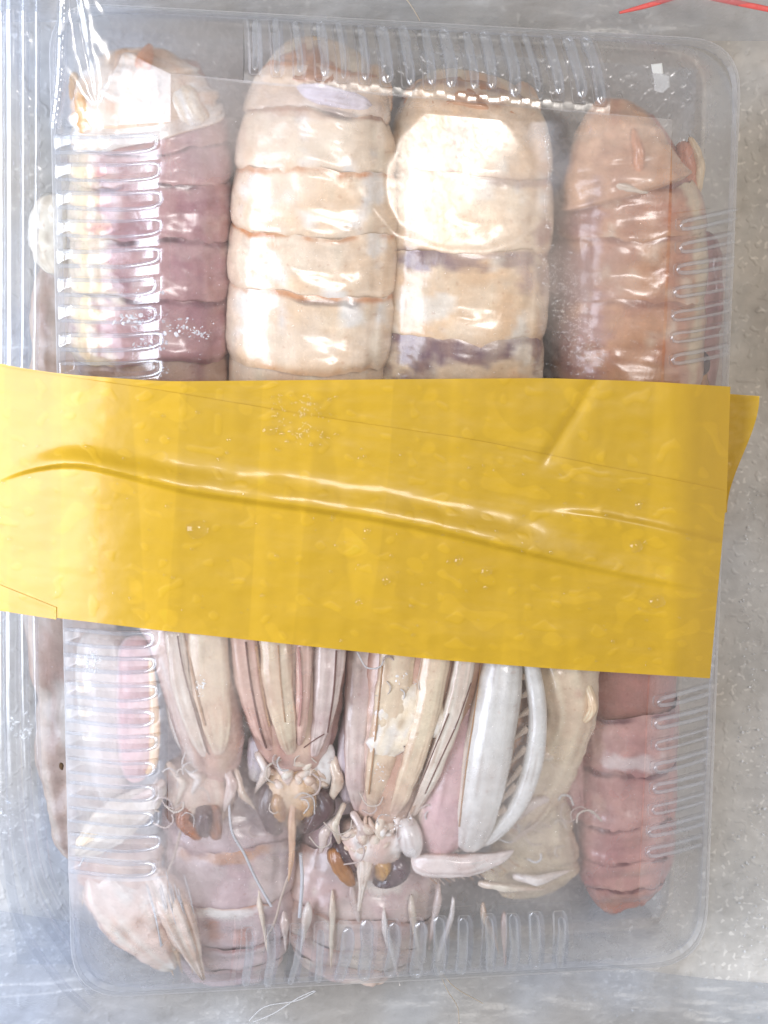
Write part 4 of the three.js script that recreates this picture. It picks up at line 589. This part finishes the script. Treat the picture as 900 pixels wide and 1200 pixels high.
// the clear bag around the far edge, with red lines of its closure
const bag = thing('plastic_bag', 'clear zip bag edge with red lines behind the top of the box', 'bag');
mesh('film', grid(120, 40, (u, v) => { const px = lerp(-40, 960, u), py = lerp(-50, 26 + 22 * smooth(.4, .9, u), v); return at(px, py, 0.030 - 0.014 * v + 0.006 * (fbm(u * 9, v * 3, 5, 3) - 0.5)); }, null, (u, v, p) => [p.x * 8, p.z * 8]), cloudy, bag);
const redMat = plain(204, 84, 78, .5);
const flat = (g) => g;
mesh('red_line', loft([[726, 15, .0215, 1.5, .0003], [760, 6, .022, 3, .0004], [802, -7, .022, 3, .0004]], { colour: () => [1, 1, 1], rough: 0 }), redMat, bag);
mesh('red_line', loft([[818, -6, .022, 3, .0004], [858, 2, .022, 3.5, .0004], [920, 15, .022, 3, .0004]], { colour: () => [1, 1, 1], rough: 0 }), redMat, bag);
const sheet = thing('plastic_sheet', 'crumpled clear plastic sheet under the lower edge of the box', 'plastic sheet');
mesh('film', grid(200, 60, (u, v) => { const px = lerp(-40, 980, u), py = lerp(lerp(1060, 1150, u) + 10 * Math.sin(u * 9), 1260, v), f = poly([[-40, 1170], [330, 1140], [840, 1112]], px); return at(px, py, 0.0045 + 0.003 * Math.exp(-(((py - f) / 9) ** 2)) + 0.004 * (fbm(u * 8, v * 4, 15, 4) - 0.5)); }, null, (u, v, p) => [p.x * 8, p.z * 8]), cloudy, sheet);
const hairMat = plain(210, 196, 176, .5), darkHair = plain(110, 96, 82, .6);
const hairs = [
  [[[512, 1132, .008], [524, 1160, .009], [536, 1180, .008], [538, 1202, .007]], hairMat, 'thin tan hair running off below the box'],
  [[[514, 1136, .009], [532, 1156, .010], [566, 1176, .009]], hairMat, 'short tan hair beside the longer one below the box'],
  [[[292, 1196, .010], [310, 1180, .011], [350, 1172, .011], [372, 1160, .011], [352, 1168, .011], [320, 1188, .010], [296, 1198, .009]], strandWhite, 'looped white filament below the bottom ribs'],
  [[[474, -4, .033], [484, 10, .033], [492, 24, .032]], hairMat, 'short pale filament at the top edge of the bag'],
];
for (const [pts, m, label] of hairs) tag(mesh('hair', tube(pts, .00014), m), label, 'hair');
const specks = [[108, 268, .020, 6, 'brown seed-like speck on the left flange'], [72, 898, .021, 5, 'black speck on the left rim beside the ribs']];
for (const [x, y, h, r, label] of specks) { const m = mesh('speck', dropGeo(r * PX, 0.6, 0.6, x), plain(96, 70, 40, .6)); m.position.copy(at(x, y, h)); tag(m, label, 'speck'); }

scene.add(camera);
renderer.render(scene, camera);
